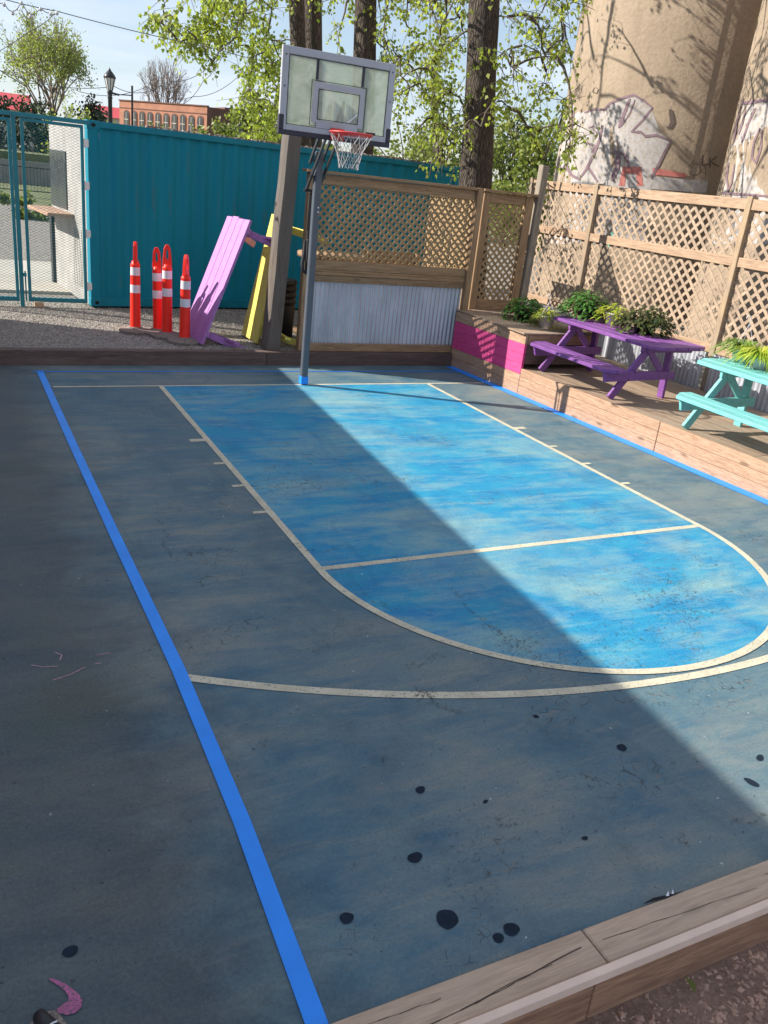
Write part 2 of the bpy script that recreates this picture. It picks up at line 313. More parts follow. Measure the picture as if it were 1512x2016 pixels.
M['lf_willow'] = leafmat('leaf_willow', [(0.15, 0.19, 0.06), (0.24, 0.28, 0.10), (0.34, 0.37, 0.16)], 0.45)
M['lf_conif'] = leafmat('leaf_conifer', [(0.02, 0.038, 0.025), (0.032, 0.052, 0.034), (0.05, 0.07, 0.045)], 0.15)
M['lf_bush'] = leafmat('leaf_bush', [(0.10, 0.14, 0.035), (0.17, 0.21, 0.055), (0.26, 0.28, 0.09)], 0.35)
def barkmat(name, a, b, sc=(9, 9, 1.1)):
    m, nt, p, o = mat(name); v = coords(nt, sc)
    n = noise(nt, v, 2.2, 8, 0.65, 1.0)
    vo = N(nt, 'ShaderNodeTexVoronoi', feature='DISTANCE_TO_EDGE'); vo.inputs['Scale'].default_value = 2.2; nt.links.new(v, vo.inputs['Vector'])
    r = math_(nt, 'MULTIPLY', ramp(nt, vo.outputs['Distance'], [(0.0, 0.0), (0.25, 1.0)]), n)
    nt.links.new(ramp(nt, r, [(0.05, a), (0.55, b)]), p.inputs['Base Color']); p.inputs['Roughness'].default_value = 0.95
    bump(nt, p, r, 1.0, 0.06); return m
M['bark'] = barkmat('bark', (0.055, 0.042, 0.035), (0.17, 0.135, 0.105), (16, 16, 2.2))
M['twig'] = paint('twig', (0.10, 0.08, 0.055), 0.9, None, 0.3, 4)
M['baretwig'] = paint('bare_twig', (0.22, 0.17, 0.14), 0.9, None, 0.2, 2)
def silomat():
    m, nt, p, o = mat('silo_concrete'); v = coords(nt)
    a = noise(nt, v, 0.6, 6, 0.6, 0.5); b = noise(nt, v, 14, 5, 0.65); st = noise(nt, coords(nt, (3, 3, 0.25)), 1.0, 5, 0.6)
    c = ramp(nt, a, [(0.3, (0.255, 0.195, 0.14)), (0.7, (0.335, 0.262, 0.19))])
    c = mixc(nt, ramp(nt, st, [(0.5, 0.0), (0.75, 0.45)]), c, (0.2, 0.145, 0.10))
    c = mixc(nt, 1.0, c, ramp(nt, b, [(0.3, 0.85), (0.7, 1.12)]), 'MULTIPLY')
    sp = N(nt, 'ShaderNodeSeparateXYZ'); nt.links.new(v, sp.inputs[0])
    ring = N(nt, 'ShaderNodeTexWave', wave_type='BANDS', bands_direction='Z'); ring.inputs['Scale'].default_value = 1.05; ring.inputs['Distortion'].default_value = 0.25; nt.links.new(v, ring.inputs['Vector'])
    c = mixc(nt, ramp(nt, ring.outputs[0], [(0.0, 0.12), (0.06, 0.0)]), c, (0.24, 0.18, 0.12))
    nt.links.new(c, p.inputs['Base Color']); p.inputs['Roughness'].default_value = 0.9; bump(nt, p, b, 0.6, 0.02); return m
M['silo'] = silomat()
M['gwhite'] = paint('graffiti_white', (0.42, 0.395, 0.39), 0.85, (0.32, 0.26, 0.20), 0.15, 1.6, wlo=0.46, whi=0.70)
M['gpurple'] = paint('graffiti_purple', (0.19, 0.125, 0.15), 0.8, (0.4, 0.3, 0.28), 0.15, 4)
M['gred'] = paint('graffiti_red', (0.46, 0.15, 0.13), 0.8, (0.5, 0.3, 0.25), 0.15, 4)
M['gteal'] = paint('graffiti_green', (0.16, 0.42, 0.33), 0.8, (0.4, 0.35, 0.3), 0.15, 4)
M['gbrown'] = paint('graffiti_brown', (0.11, 0.08, 0.07), 0.8, None, 0.15, 4)
M['gyellow'] = paint('graffiti_ochre', (0.55, 0.38, 0.16), 0.8, (0.4, 0.28, 0.16), 0.15, 4)
def gravelmat(name, cols, sc=38):
    m, nt, p, o = mat(name); v = coords(nt)
    vo = N(nt, 'ShaderNodeTexVoronoi'); vo.inputs['Scale'].default_value = sc; nt.links.new(v, vo.inputs['Vector'])
    sep = N(nt, 'ShaderNodeSeparateColor'); nt.links.new(vo.outputs['Color'], sep.inputs[0])
    c = ramp(nt, sep.outputs[0], [(i/(len(cols)-1), k) for i, k in enumerate(cols)])
    c = mixc(nt, 1.0, c, ramp(nt, vo.outputs['Distance'], [(0.2, 1.1), (0.75, 0.35)]), 'MULTIPLY')
    c = mixc(nt, ramp(nt, noise(nt, v, 1.2, 5, 0.6), [(0.4, 0.0), (0.7, 0.5)]), c, [x*0.75 for x in cols[1]])
    nt.links.new(c, p.inputs['Base Color']); p.inputs['Roughness'].default_value = 0.95
    bump(nt, p, math_(nt, 'SUBTRACT', 1.0, vo.outputs['Distance']), 0.9, 0.02); return m
M['gravel'] = gravelmat('gravel', [(0.20, 0.18, 0.155), (0.33, 0.30, 0.26), (0.52, 0.48, 0.42), (0.27, 0.25, 0.23)])
def dirtmat():
    m, nt, p, o = mat('brown_dirt'); v = coords(nt)
    a = noise(nt, v, 3, 8, 0.7, 0.4); b_ = noise(nt, v, 45, 6, 0.75); g_ = noise(nt, v, 160, 3, 0.7)
    c = ramp(nt, a, [(0.3, (0.20, 0.115, 0.08)), (0.7, (0.40, 0.255, 0.185))])
    c = mixc(nt, 1.0, c, ramp(nt, b_, [(0.3, 0.55), (0.7, 1.3)]), 'MULTIPLY'); c = mixc(nt, ramp(nt, g_, [(0.6, 0.0), (0.7, 0.5)]), c, (0.5, 0.38, 0.29))
    nt.links.new(c, p.inputs['Base Color']); p.inputs['Roughness'].default_value = 0.95; bump(nt, p, b_, 0.9, 0.02); return m
M['dirt'] = dirtmat()
M['stone'] = paint('stones', (0.33, 0.30, 0.265), 0.95, (0.5, 0.47, 0.42), 0.4, 6)
M['chips'] = paint('bark_chips', (0.40, 0.25, 0.18), 0.95, (0.58, 0.43, 0.33), 0.4, 9)
def grassmat():
    m, nt, p, o = mat('grass'); v = coords(nt)
    n = noise(nt, v, 0.8, 6, 0.65); nt.links.new(ramp(nt, n, [(0.3, (0.06, 0.09, 0.025)), (0.7, (0.17, 0.17, 0.07))]), p.inputs['Base Color']); p.inputs['Roughness'].default_value = 0.95; return m
M['grass'] = grassmat()
M['slab'] = paint('pale_concrete', (0.45, 0.42, 0.36), 0.85, (0.35, 0.33, 0.29), 0.1, 1.5)
M['wallstone'] = paint('wall_concrete', (0.27, 0.25, 0.22), 0.9, (0.18, 0.17, 0.15), 0.2, 1.2)
def brickmat(name, a, b, mortar, sc=5.0):
    m, nt, p, o = mat(name); v = coords(nt)
    t = N(nt, 'ShaderNodeTexCoord'); sp = N(nt, 'ShaderNodeSeparateXYZ'); nt.links.new(t.outputs['Object'], sp.inputs[0])
    cb = N(nt, 'ShaderNodeCombineXYZ'); nt.links.new(math_(nt, 'ADD', sp.outputs[0], sp.outputs[1]), cb.inputs[0]); nt.links.new(sp.outputs[2], cb.inputs[1])
    br = N(nt, 'ShaderNodeTexBrick'); br.inputs['Scale'].default_value = sc; nt.links.new(cb.outputs[0], br.inputs['Vector'])
    br.inputs['Color1'].default_value = a+(1,); br.inputs['Color2'].default_value = b+(1,); br.inputs['Mortar'].default_value = mortar+(1,)
    br.inputs['Mortar Size'].default_value = 0.012
    n = noise(nt, v, 0.5, 5, 0.6); c = mixc(nt, 1.0, br.outputs[0], ramp(nt, n, [(0.3, 0.8), (0.7, 1.2)]), 'MULTIPLY')
    nt.links.new(c, p.inputs['Base Color']); p.inputs['Roughness'].default_value = 0.9; return m
M['brick'] = brickmat('brick_orange', (0.36, 0.14, 0.08), (0.42, 0.18, 0.11), (0.3, 0.24, 0.2))
M['brickdk'] = brickmat('brick_brown', (0.16, 0.075, 0.055), (0.13, 0.06, 0.045), (0.12, 0.1, 0.09))
M['redroof'] = paint('red_roof', (0.55, 0.07, 0.08), 0.6, (0.45, 0.1, 0.1), 0.1, 1)
M['cream'] = paint('cream_wall', (0.5, 0.45, 0.38), 0.8, None, 0.08, 0.5)
M['glassdk'] = paint('window_glass', (0.05, 0.055, 0.06), 0.15, None, 0.2, 1)
M['glass_l'] = paint('lamp_glass', (0.6, 0.62, 0.6), 0.2, None, 0.05, 5)
M['iron'] = paint('lamp_iron', (0.02, 0.022, 0.025), 0.4)
M['cable'] = paint('cable_black', (0.12, 0.12, 0.13), 0.6)
def boardglass():
    m, nt, p, o = mat('frosted_board'); v = coords(nt)
    n = noise(nt, v, 2.2, 4, 0.6)
    nt.links.new(ramp(nt, n, [(0.3, (0.55, 0.58, 0.48)), (0.7, (0.72, 0.74, 0.68))]), p.inputs['Base Color']); p.inputs['Roughness'].default_value = 0.3
    tl = N(nt, 'ShaderNodeBsdfTranslucent'); tl.inputs[0].default_value = (0.62, 0.70, 0.58, 1)
    ms = N(nt, 'ShaderNodeMixShader'); ms.inputs[0].default_value = 0.45
    n2 = noise(nt, v, 6, 6, 0.65, 0.6)
    nt.links.new(ramp(nt, n2, [(0.35, (0.34, 0.42, 0.30)), (0.65, (0.66, 0.68, 0.62))]), tl.inputs[0])
    rf = N(nt, 'ShaderNodeBsdfTransparent'); rf.inputs['Color'].default_value = (0.86, 0.92, 0.86, 1)
    ms2 = N(nt, 'ShaderNodeMixShader'); nt.links.new(ramp(nt, n2, [(0.3, 0.42), (0.7, 0.22)]), ms2.inputs[0])
    nt.links.new(p.outputs[0], ms.inputs[1]); nt.links.new(tl.outputs[0], ms.inputs[2])
    nt.links.new(ms.outputs[0], ms2.inputs[1]); nt.links.new(rf.outputs[0], ms2.inputs[2]); nt.links.new(ms2.outputs[0], o.inputs[0]); return m
M['board'] = boardglass()

# ================================================================ GROUND
GZ = 0.16
def sheet(name, x0, y0, x1, y1, z, m, parent=None):
    b = MB(); b.add([(x0,y0,z),(x1,y0,z),(x1,y1,z),(x0,y1,z)], [(0,1,2,3)]); return b.build(name, m, parent)
struct(sheet('ground', -600, -600, 600, 600, -0.2, M['dirt']))
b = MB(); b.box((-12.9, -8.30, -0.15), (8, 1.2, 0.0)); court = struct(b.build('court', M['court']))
b = MB(); b.box((-120, 1.215, -0.15), (120, 27, GZ)); b.box((5.3, -40, -0.15), (120, 1.21, GZ-0.004)); struct(b.build('gravel', M['gravel']))
b = MB(); b.box((-400, 27, -0.15), (400, 600, GZ-0.02)); struct(b.build('grass', M['grass']))
b = MB(); b.box((-5.5, 5.6, 0.1), (-1.6, 9.6, GZ+0.05)); struct(b.build('pavement', M['slab']))

KW, KL = 1.84, 5.11
RADK = 1.84
def flat(b, pts, z):
    b.add([(x, y, z) for x, y in pts], [tuple(range(len(pts)))])
b = MB(); pts = [(-KW, 0), (KW, 0)] + [(RADK*math.cos(a), -KL-RADK*math.sin(a)) for a in np.linspace(0, math.pi, 65)]
flat(b, pts[::-1], 0.002); struct(b.build('key_paint', M['key'], court))
def strip(b, p, q, w, z):
    p, q = Vector(p), Vector(q); n = Vector((-(q-p).y, (q-p).x)).normalized()*w/2
    flat(b, [p-n, q-n, q+n, p+n], z)
def arc(b, c, r, a0, a1, w, z, n=64):
    A = np.linspace(a0, a1, n+1)
    for i in range(n):
        a, d = A[i], A[i+1]
        flat(b, [(c[0]+(r-w/2)*math.cos(a), c[1]+(r-w/2)*math.sin(a)), (c[0]+(r+w/2)*math.cos(a), c[1]+(r+w/2)*math.sin(a)),
                 (c[0]+(r+w/2)*math.cos(d), c[1]+(r+w/2)*math.sin(d)), (c[0]+(r-w/2)*math.cos(d), c[1]+(r-w/2)*math.sin(d))], z)
LW = 0.058
b = MB()
strip(b, (-3.05, 0), (2.88, 0), 0.045, 0.0034)
strip(b, (-KW, -0.03), (-KW, -KL), LW, 0.0044); strip(b, (KW, -0.03), (KW, -KL), LW, 0.0044)
strip(b, (-KW+0.03, -KL), (KW-0.03, -KL), LW, 0.0034)
arc(b, (0, -KL), KW, math.pi, 2*math.pi, LW, 0.0052)
for sgn in (-1, 1):
    for y, l, w in ((-2.13, 0.15, 0.08), (-2.83, 0.10, 0.045), (-3.42, 0.10, 0.045), (-4.03, 0.11, 0.045)):
        strip(b, (sgn*(KW+0.028), y), (sgn*(KW+0.028+l), y), w, 0.0036)
a0 = math.pi+math.atan2(5.42, 3.18)-.012; arc(b, (0.1, -0.86), 6.17, a0, a0+1.46, 0.062, 0.0034, 80)
struct(b.build('court_lines', M['line'], court))
# damp spots, cracks, chalk and a pink paint mark on the asphalt
b = MB()
def blob(x, y, rx, ry, rot=0, n=22, z=0.0032, jit=0.025, B=None):
    pts = []
    f1, f2, f3 = rng.uniform(0, 6), rng.uniform(0, 6), rng.uniform(0, 6)
    rx *= .76; ry *= .76
    for k in range(n):
        a = 2*math.pi*k/n; r = 1+rng.uniform(-jit, jit)+.05*math.sin(2*a+f1)+.04*math.sin(3*a+f2)+.02*math.sin(5*a+f3); u, v = rx*r*math.cos(a), ry*r*math.sin(a)
        pts.append((x+u*math.cos(rot)-v*math.sin(rot), y+u*math.sin(rot)+v*math.cos(rot)))
    flat(B or b, pts, z)
for x, y, rx, ry, ro in [(-2.47,-7.74,.045,.035,.3),(-2.50,-8.06,.056,.060,0),(-2.36,-8.205,.03,.028,0),(-2.29,-8.19,.042,.04,.2),(-2.86,-7.92,.035,.035,0),(-2.25,-7.38,.035,.028,.4),(-1.09,-7.44,.04,.032,.5),
                       (-0.42,-7.75,.045,.02,.5),(-0.63,-7.88,.03,.05,.4),(-3.82,-7.71,.035,.03,.5),(-1.37,-7.07,.02,.02,0),(-3.1,-7.0,.018,.014,0),(-2.0,-7.55,.02,.012,.3),(-1.7,-7.9,.02,.014,.3)]:
    blob(x, y, rx, ry, ro)
struct(b.build('damp_spots', M['spot'], court))
b = MB()
def speck(x, y, l, w, a, z):
    c, d = math.cos(a), math.sin(a); flat(b, [(x+(u*l*c-v*w*d)/2, y+(u*l*d+v*w*c)/2) for u, v in ((-1,rng.uniform(-.4,.4)),(-.3,-1),(.5,-.7),(1,rng.uniform(-.5,.5)),(.2,1),(-.5,.6))], z)
def trail(p, q, spread, n, lmax=.022):
    a0_ = math.atan2(q.y-p.y, q.x-p.x)
    for k in range(n):
        t_ = rng.random(); c = p.lerp(q, t_); wob = .02*math.sin(t_*9)+rng.gauss(0, spread); speck(c.x-wob*math.sin(a0_), c.y+wob*math.cos(a0_), rng.uniform(.005, lmax), rng.uniform(.002, .006), a0_+rng.gauss(0, .7), .0063+rng.random()*.0004)
for (px0, py0), (px1, py1), sp_, n in [((308,1010),(314,1034),.008,30),((322,1045),(332,1100),.009,60),((358,1086),(400,1092),.004,40),((556,1070),(590,1073),.002,26),((600,1087),(670,1083),.002,40),((1222,1040),(1225,1062),.004,14),((1248,1042),(1252,1060),.004,14),
        ((700,1115),(735,1122),.01,20),((1340,1050),(1365,1105),.015,40),((820,1360),(910,1412),.012,80),((885,1160),(960,1235),.012,60),((960,1235),(1060,1300),.03,130),((590,1290),(650,1270),.02,34),((800,1320),(870,1290),.025,50),((640,1075),(800,1095),.03,36),((1150,990),(1200,1030),.02,40),((740,1500),(760,1496),.003,14),((510,1466),(526,1464),.003,12),((1335,1640),(1350,1668),.002,14),((1440,1625),(1512,1608),.003,26),((990,1635),(1012,1610),.002,10),((690,1150),(760,1200),.02,50),((1110,1135),(1190,1185),.02,40)]:
    trail(on_z(px0, py0), on_z(px1, py1), sp_, n)
for px, py, rd, n in [(1310,1170,.20,330),(1340,1200,.15,200),(1130,1290,.2,160),(1010,1270,.10,110),(830,1372,.07,90),(790,1100,.05,30),(1250,1250,.2,190),(1180,1000,.15,60),(870,1140,.15,60),(1400,1110,.15,120),(1450,1165,.12,80),(990,1640,.25,60),(880,1680,.2,40),(1160,1600,.25,40),(640,1130,.1,20),(300,1150,.3,20)]:
    g = on_z(px, py)
    for k in range(n): speck(g.x+rng.gauss(0, rd), g.y+rng.gauss(0, rd*.6), rng.uniform(.004,.022), rng.uniform(.002,.006), rng.gauss(.6,.9), .0062+rng.random()*.0004)
struct(b.build('asphalt_cracks', M['scuff'], court))
b = MB()
for pl in [[(62,1310),(85,1314),(115,1312)],[(104,1340),(140,1328),(168,1314)],[(108,1285),(122,1290),(118,1300)],[(190,1290),(216,1286)],[(185,1308),(200,1306)]]:
    for i in range(len(pl)-1): strip(b, on_z(*pl[i]).xy, on_z(*pl[i+1]).xy, 0.008, 0.003)
struct(b.build('chalk_marks', M['chalk'], court))
b = MB(); flat(b, [on_z(*p).xy for p in [(97,1926),(110,1930),(128,1938),(142,1948),(155,1958),(163,1972),(160,1985),(148,1996),(130,2000),(114,1995),(112,1988),(122,1980),(135,1972),(135,1962),(128,1953),(118,1944),(104,1935),(96,1930)]][::-1], 0.004)
struct(b.build('pink_mark', M['pinkpaint'], court))
# tapes
def tape(name, pts, w, label, z=0.0075):
    b = MB()
    for i in range(len(pts)-1):
        p, q = Vector(pts[i]), Vector(pts[i+1]); n = Vector((-(q-p).y, (q-p).x)).normalized()*w/2
        b.prism([(p-n).to_3d()+Vector((0,0,z-.003)), (q-n).to_3d()+Vector((0,0,z-.003)), (q+n).to_3d()+Vector((0,0,z-.003)), (p+n).to_3d()+Vector((0,0,z-.003))], (0,0,.0035))
    return tag(b.build(name, M['tape']), label, 'tape')
tape('floor_tape', [(-3.12, .76), (-3.105, -2.0), (-3.085, -4.3), (-3.062, -6.1), (-3.08, -7.3), (-3.125, -8.29)], 0.074, 'long bright blue tape down the shaded side of the court')
tape('floor_tape', [(-3.2, .72), (0.55, .70), (2.75, .69)], 0.018, 'thin blue tape line on the court just before the low back kerb')
def dx(y): return 2.92-0.055*y          # front line of the timber deck
tape('floor_tape', [(dx(y)-0.072, y) for y in (1.0, -1, -3, -5, -7, -8.2)], 0.13, 'wide blue tape along the foot of the timber deck')

# kerbs
b = MB()
for x0, x1 in ((-12.8, -8.2), (-8.195, -4.3), (-4.295, -0.15), (-0.145, 2.86)): b.box((x0, 1.07, -0.02), (x1, 1.21, 0.19 if x1 < 0 else 0.187))
tag(b.build('timber_kerb', M['kerb'], bevel=.006), 'low dark brown timber kerb at the back end of the court', 'kerb')
cb = thing('timber_curb', 'weathered thick timber curb with pale edge strip in front of the dirt', 'curb', (0,0,0))
b = MB()
for x0, x1 in ((-9.0, -2.046), (-2.04, 3.0), (3.006, 6)): b.box((x0, -8.458, -0.15), (x1, -8.30, 0.022))
b.build('top_board', M['curb'], cb, bevel=.006)
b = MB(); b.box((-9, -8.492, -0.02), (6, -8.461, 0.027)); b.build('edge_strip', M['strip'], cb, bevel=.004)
b = MB()
for x0, x1 in ((-9.0, -2.12), (-2.115, 6)): b.box((x0, -8.488, -0.25), (x1, -8.462, -0.022))
b.build('side_board', M['curbside'], cb, bevel=.004)
# checks (long drying splits) in the curb's top
b = MB()
for (x0, y0, x1, y1, w) in [(-2.9,-8.44,-2.1,-8.37,.006),(-2.6,-8.42,-2.25,-8.385,.004),(-2.0,-8.37,-1.2,-8.40,.003),(-3.1,-8.35,-2.7,-8.36,.003),(-1.1,-8.36,-.2,-8.38,.004)]:
    n = 10; prev = Vector((x0, y0))
    for i in range(1, n+1):
        c = Vector((x0+(x1-x0)*i/n, y0+(y1-y0)*i/n+rng.uniform(-.003, .003))); strip(b, prev, c, w*rng.uniform(.4, 1), 0.0235); prev = c
b.build('drying_split', M['split'], cb)

b = MB(); e0 = on_z(1262,1789); e1 = on_z(1345,1762); dd = (e1-e0).normalized(); nn0 = Vector((-dd.y, dd.x, 0))
b.add([Vector((p.x, p.y, .024)) for p in (e0, e0.lerp(e1,.3)+nn0*.012, e0.lerp(e1,.6)+nn0*.006, e1, e0.lerp(e1,.5)-nn0*.008)], [(4,3,2,1,0)]); b.build('gap', M['hole'], cb)
b = MB()
for q0, w_ in ((on_z(1312,1772),.012),(on_z(1322,1768),.008)): b.add([(q0.x-w_,q0.y,.026),(q0.x+w_*.3,q0.y-.004,.026),(q0.x+w_,q0.y+.012,.034)], [(0,1,2)])
b.build('paint_flake', M['reflect'], cb)
g = on_z(1360,1942,-.18); b = MB(); b.add([(g.x-.012,g.y-.035,-.175),(g.x+.014,g.y-.005,-.165),(g.x+.004,g.y+.04,-.17),(g.x-.014,g.y+.01,-.16)], [(0,1,2),(0,2,3)])
tag(b.build('fallen_leaf', M['lf_bush']), 'small green leaf lying on the brown dirt outside the curb', 'leaf')
# scattered stones / chips
def scatter(name, m, n, region, z, smin, smax, parent=None, flatten=.6):
    b = MB()
    for k in range(n):
        x, y = region(); s = rng.uniform(smin, smax); a = rng.uniform(0, 6.28); e = s*rng.uniform(.5, 1); h = s*flatten
        ca, sa = math.cos(a), math.sin(a); P = []
        for u, v, w in ((-1,-.6,0),(1,-.8,0),(.8,.9,0),(-.7,.8,0),(-.5,-.3,1),(.5,-.4,.9),(.4,.5,1),(-.4,.4,.8)):
            u += rng.uniform(-.25, .25); v += rng.uniform(-.25, .25); P.append((x+(u*s*ca-v*e*sa)/2, y+(u*s*sa+v*e*ca)/2, z+w*h*rng.uniform(.4, .7)))
        b.add(P, ((3,2,1,0),(4,5,6,7),(0,1,5,4),(1,2,6,5),(2,3,7,6),(3,0,4,7)))
    o = b.build(name, m, parent, normals=False); o['kind'] = 'stuff'; return o
tag(scatter('gravel_stones', M['stone'], 9000, lambda: (rng.uniform(-5.5, .6), 1.22+3.6*rng.random()**1.1), GZ, .012, .035), 'loose grey gravel between the kerb and the teal container', 'gravel')
tag(scatter('mulch', M['chips'], 7000, lambda: (rng.uniform(-3.4, 1.0), -8.5-1.3*rng.random()), -0.2, .008, .035, flatten=.35), 'brown mulch and dirt outside the timber curb', 'mulch')

# ================================================================ LATTICE
def lattice(b, origin, ux, uz, w, h, t=0.008, pitch=0.114, sw=0.034, off=0.0, nrm=None):
    """two layers of diagonal slats in the rectangle origin + [0,w]*ux + [0,h]*uz, clipped to it"""
    origin, ux, uz = Vector(origin), Vector(ux), Vector(uz); nrm = nrm or ux.cross(uz)
    def clip(poly):
        for ax, lim, sg in ((0,0,1),(0,w,-1),(1,0,1),(1,h,-1)):
            o2 = []
            for i in range(len(poly)):
                a, c = poly[i], poly[(i+1) % len(poly)]; da, dc = sg*(a[ax]-lim), sg*(c[ax]-lim)
                if da >= 0: o2.append(a)
                if da*dc < 0: t_ = da/(da-dc); o2.append((a[0]+(c[0]-a[0])*t_, a[1]+(c[1]-a[1])*t_))
            poly = o2
            if not poly: return []
        return poly
    for layer, s in ((0, 1), (1, -1)):
        k = off if s == 1 else off
        c = (-h if s == 1 else 0)+k*pitch
        while c < (w if s == 1 else w+h):
            hw = sw/math.sqrt(2)*1.0
            x = c+rng.uniform(-.003, .003)
            if s == 1: poly = [(x-hw, 0), (x+hw, 0), (x+h+hw, h), (x+h-hw, h)]
            else: poly = [(x-hw, 0), (x+hw, 0), (x-h+hw, h), (x-h-hw, h)]
            poly = clip(poly)
            if len(poly) >= 3:
                pts = [origin+ux*p[0]+uz*p[1]+nrm*(layer*t) for p in poly]; b.prism(pts, nrm*t*0.97)
            c += pitch
def corrugated(b, p, ux, w, z0, z1, nrm, pitch=0.068, amp=0.009, n=8):
    p, ux, nrm = Vector(p), Vector(ux), Vector(nrm); cnt = int(w/pitch*n); vs = []; fs = []
    for i in range(cnt+1):
        s = i*pitch/n; q = p+ux*s+nrm*(amp*math.sin(2*math.pi*i/n)); vs += [(q.x, q.y, z0), (q.x, q.y, z1)]
    for i in range(cnt): fs.append((2*i, 2*i+2, 2*i+3, 2*i+1))
    b.add(vs, fs, True)

# --- back fence: lattice over corrugated steel
X, Y_, Z_ = Vector((1,0,0)), Vector((0,1,0)), Vector((0,0,1))
fa = thing('lattice_fence', 'low-lit wood fence with brown lattice over a corrugated steel panel behind the hoop', 'fence', (1.7, 1.2, 0))
fa_o = Vector((1.7, 1.2, 0))
def loc(bm, par): # shift mesh verts into the parent's frame
    o = par.location; bm.v = [(x-o.x, y-o.y, z-o.z) for x, y, z in bm.v]; return bm
b = MB(); b.box((.36,1.20,.0),(.47,1.31,2.56)); loc(b,fa).build('post', M['lumber_z'], fa, bevel=.005)
b = MB(); b.box((2.96,1.13,.0),(3.06,1.26,2.60)); loc(b,fa).build('post', M['lumber_z'], fa, bevel=.005)
b = MB(); b.box((.30,1.14,2.562),(2.955,1.34,2.60)); b.box((.475,1.19,2.43),(2.955,1.23,2.556)); loc(b,fa).build('top_rail', M['lumber_x'], fa, bevel=.005)
b = MB(); b.box((.475,1.18,1.33),(2.955,1.22,1.45)); b.box((.475,1.165,1.255),(2.955,1.235,1.295)); b.box((.475,1.185,1.298),(2.955,1.215,1.327)); b.box((.475,1.17,1.16),(2.955,1.205,1.25)); loc(b,fa).build('middle_rail', M['lumber_x'], fa, bevel=.004)
b = MB(); b.box((.475,1.155,.19),(2.955,1.195,.30)); b.box((.475,1.15,-.01),(2.955,1.205,.186)); loc(b,fa).build('bottom_rail', M['lumber_x'], fa, bevel=.004)
b = MB(); b.box((.475,1.18,.305),(.53,1.20,1.155)); loc(b,fa).build('trim', M['lumber_z'], fa, bevel=.003)
b = MB(); lattice(b, (.475,1.226,1.455), X, Z_, 2.48, .97, nrm=Y_); loc(b,fa).build('lattice', M['lattice'], fa)
b = MB(); corrugated(b, (.535,1.215,0), X, 2.42, .25, 1.2, Y_); loc(b,fa).build('steel_panel', M['galv'], fa)

# --- side screen beside it, with a return face
fb = thing('lattice_screen', 'narrow tall lattice screen on the painted box beside the grey post', 'screen', (3.6, 1.3, .0))
b = MB(); b.box((3.17,1.28,.8),(3.29,1.36,2.56)); loc(b,fb).build('post', M['lumber_z'], fb, bevel=.005)
b = MB(); b.box((3.93,1.28,.8),(4.07,1.36,2.56)); loc(b,fb).build('post', M['lumber_z'], fb, bevel=.005)
b = MB(); b.box((3.13,1.22,2.565),(4.10,1.42,2.60)); b.box((3.12,1.425,2.566),(3.27,3.0,2.598)); b.box((3.295,1.29,2.42),(3.925,1.33,2.56)); loc(b,fb).build('top_rail', M['lumber_x'], fb, bevel=.004)
b = MB(); b.box((3.295,1.285,.80),(3.925,1.325,1.0)); loc(b,fb).build('bottom_rail', M['lumber_x'], fb, bevel=.004)
b = MB(); b.box((3.17,1.37,.80),(3.21,3.0,.98)); loc(b,fb).build('bottom_rail', M['lumber_y'], fb, bevel=.004)
b = MB(); b.box((3.17,1.37,2.42),(3.21,3.0,2.56)); loc(b,fb).build('top_rail', M['lumber_y'], fb, bevel=.004)
b = MB(); lattice(b, (3.295,1.31,1.0), X, Z_, .63, 1.42, nrm=Y_); lattice(b, (3.19,1.37,.98), Y_, Z_, 1.6, 1.44, nrm=X); loc(b,fb).build('lattice', M['lattice'], fb)

# --- grey leaning post between screen and side fence
b = MB(); M1 = Matrix.Translation((4.16,1.33,0)) @ Matrix.Rotation(R(0.6),4,'Y'); b.box((-.06,-.06,.3),(.06,.06,3.02), M1)
tag(b.build('grey_post', M['oldgrey'], bevel=.006), 'weathered grey square post rising above the fences in the corner', 'post')

# --- right-hand side fence
FX = 5.2
fc = thing('side_fence', 'long sunlit lattice fence on posts behind the picnic tables', 'fence', (FX, -1, .35))
for y in (2.95, 1.2, -1.82, -4.8, -7.8):
    b = MB(); b.box((FX-.06, y-.045, .30), (FX+.05, y+.045, 2.86)); loc(b,fc).build('post', M['post_z'], fc, bevel=.005)
ys = [(1.25, 2.9), (-1.77, 1.15), (-4.75, -1.87), (-7.75, -4.85)]
for y0, y1 in ys:
    b = MB(); b.box((FX-.045, y0, 2.70), (FX-.005, y1, 2.83)); loc(b,fc).build('top_rail', M['rail_y'], fc, bevel=.004)
    b = MB(); b.box((FX-.045, y0, 2.0), (FX-.005, y1, 2.12)); loc(b,fc).build('middle_rail', M['rail_y'], fc, bevel=.004)
    b = MB(); b.box((FX-.045, y0, .86), (FX-.005, y1, .97)); loc(b,fc).build('bottom_rail', M['rail_y'], fc, bevel=.004)
    b = MB(); lattice(b, (FX, y0-.04, .93), Y_, Z_, y1-y0+.08, 1.10, nrm=X, off=rng.random(), pitch=.165, sw=.042); lattice(b, (FX, y0-.04, 2.06), Y_, Z_, y1-y0+.08, .72, nrm=X, off=rng.random(), pitch=.165, sw=.042)
    loc(b,fc).build('lattice', M['lattice_pale'], fc)
b = MB(); corrugated(b, (FX-.09,-7.7,0), Y_, 5.82, .34, .86, X, .076, .011); corrugated(b, (FX-.09,-1.76,0), Y_, 2.35, .34, .86, X, .076, .011); loc(b,fc).build('steel_panel', M['galv'], fc)
b = MB(); b.box((FX-.07,.62,.35),(FX-.05,1.14,.855)); loc(b,fc).build('board_panel', M['lumber_z'], fc)

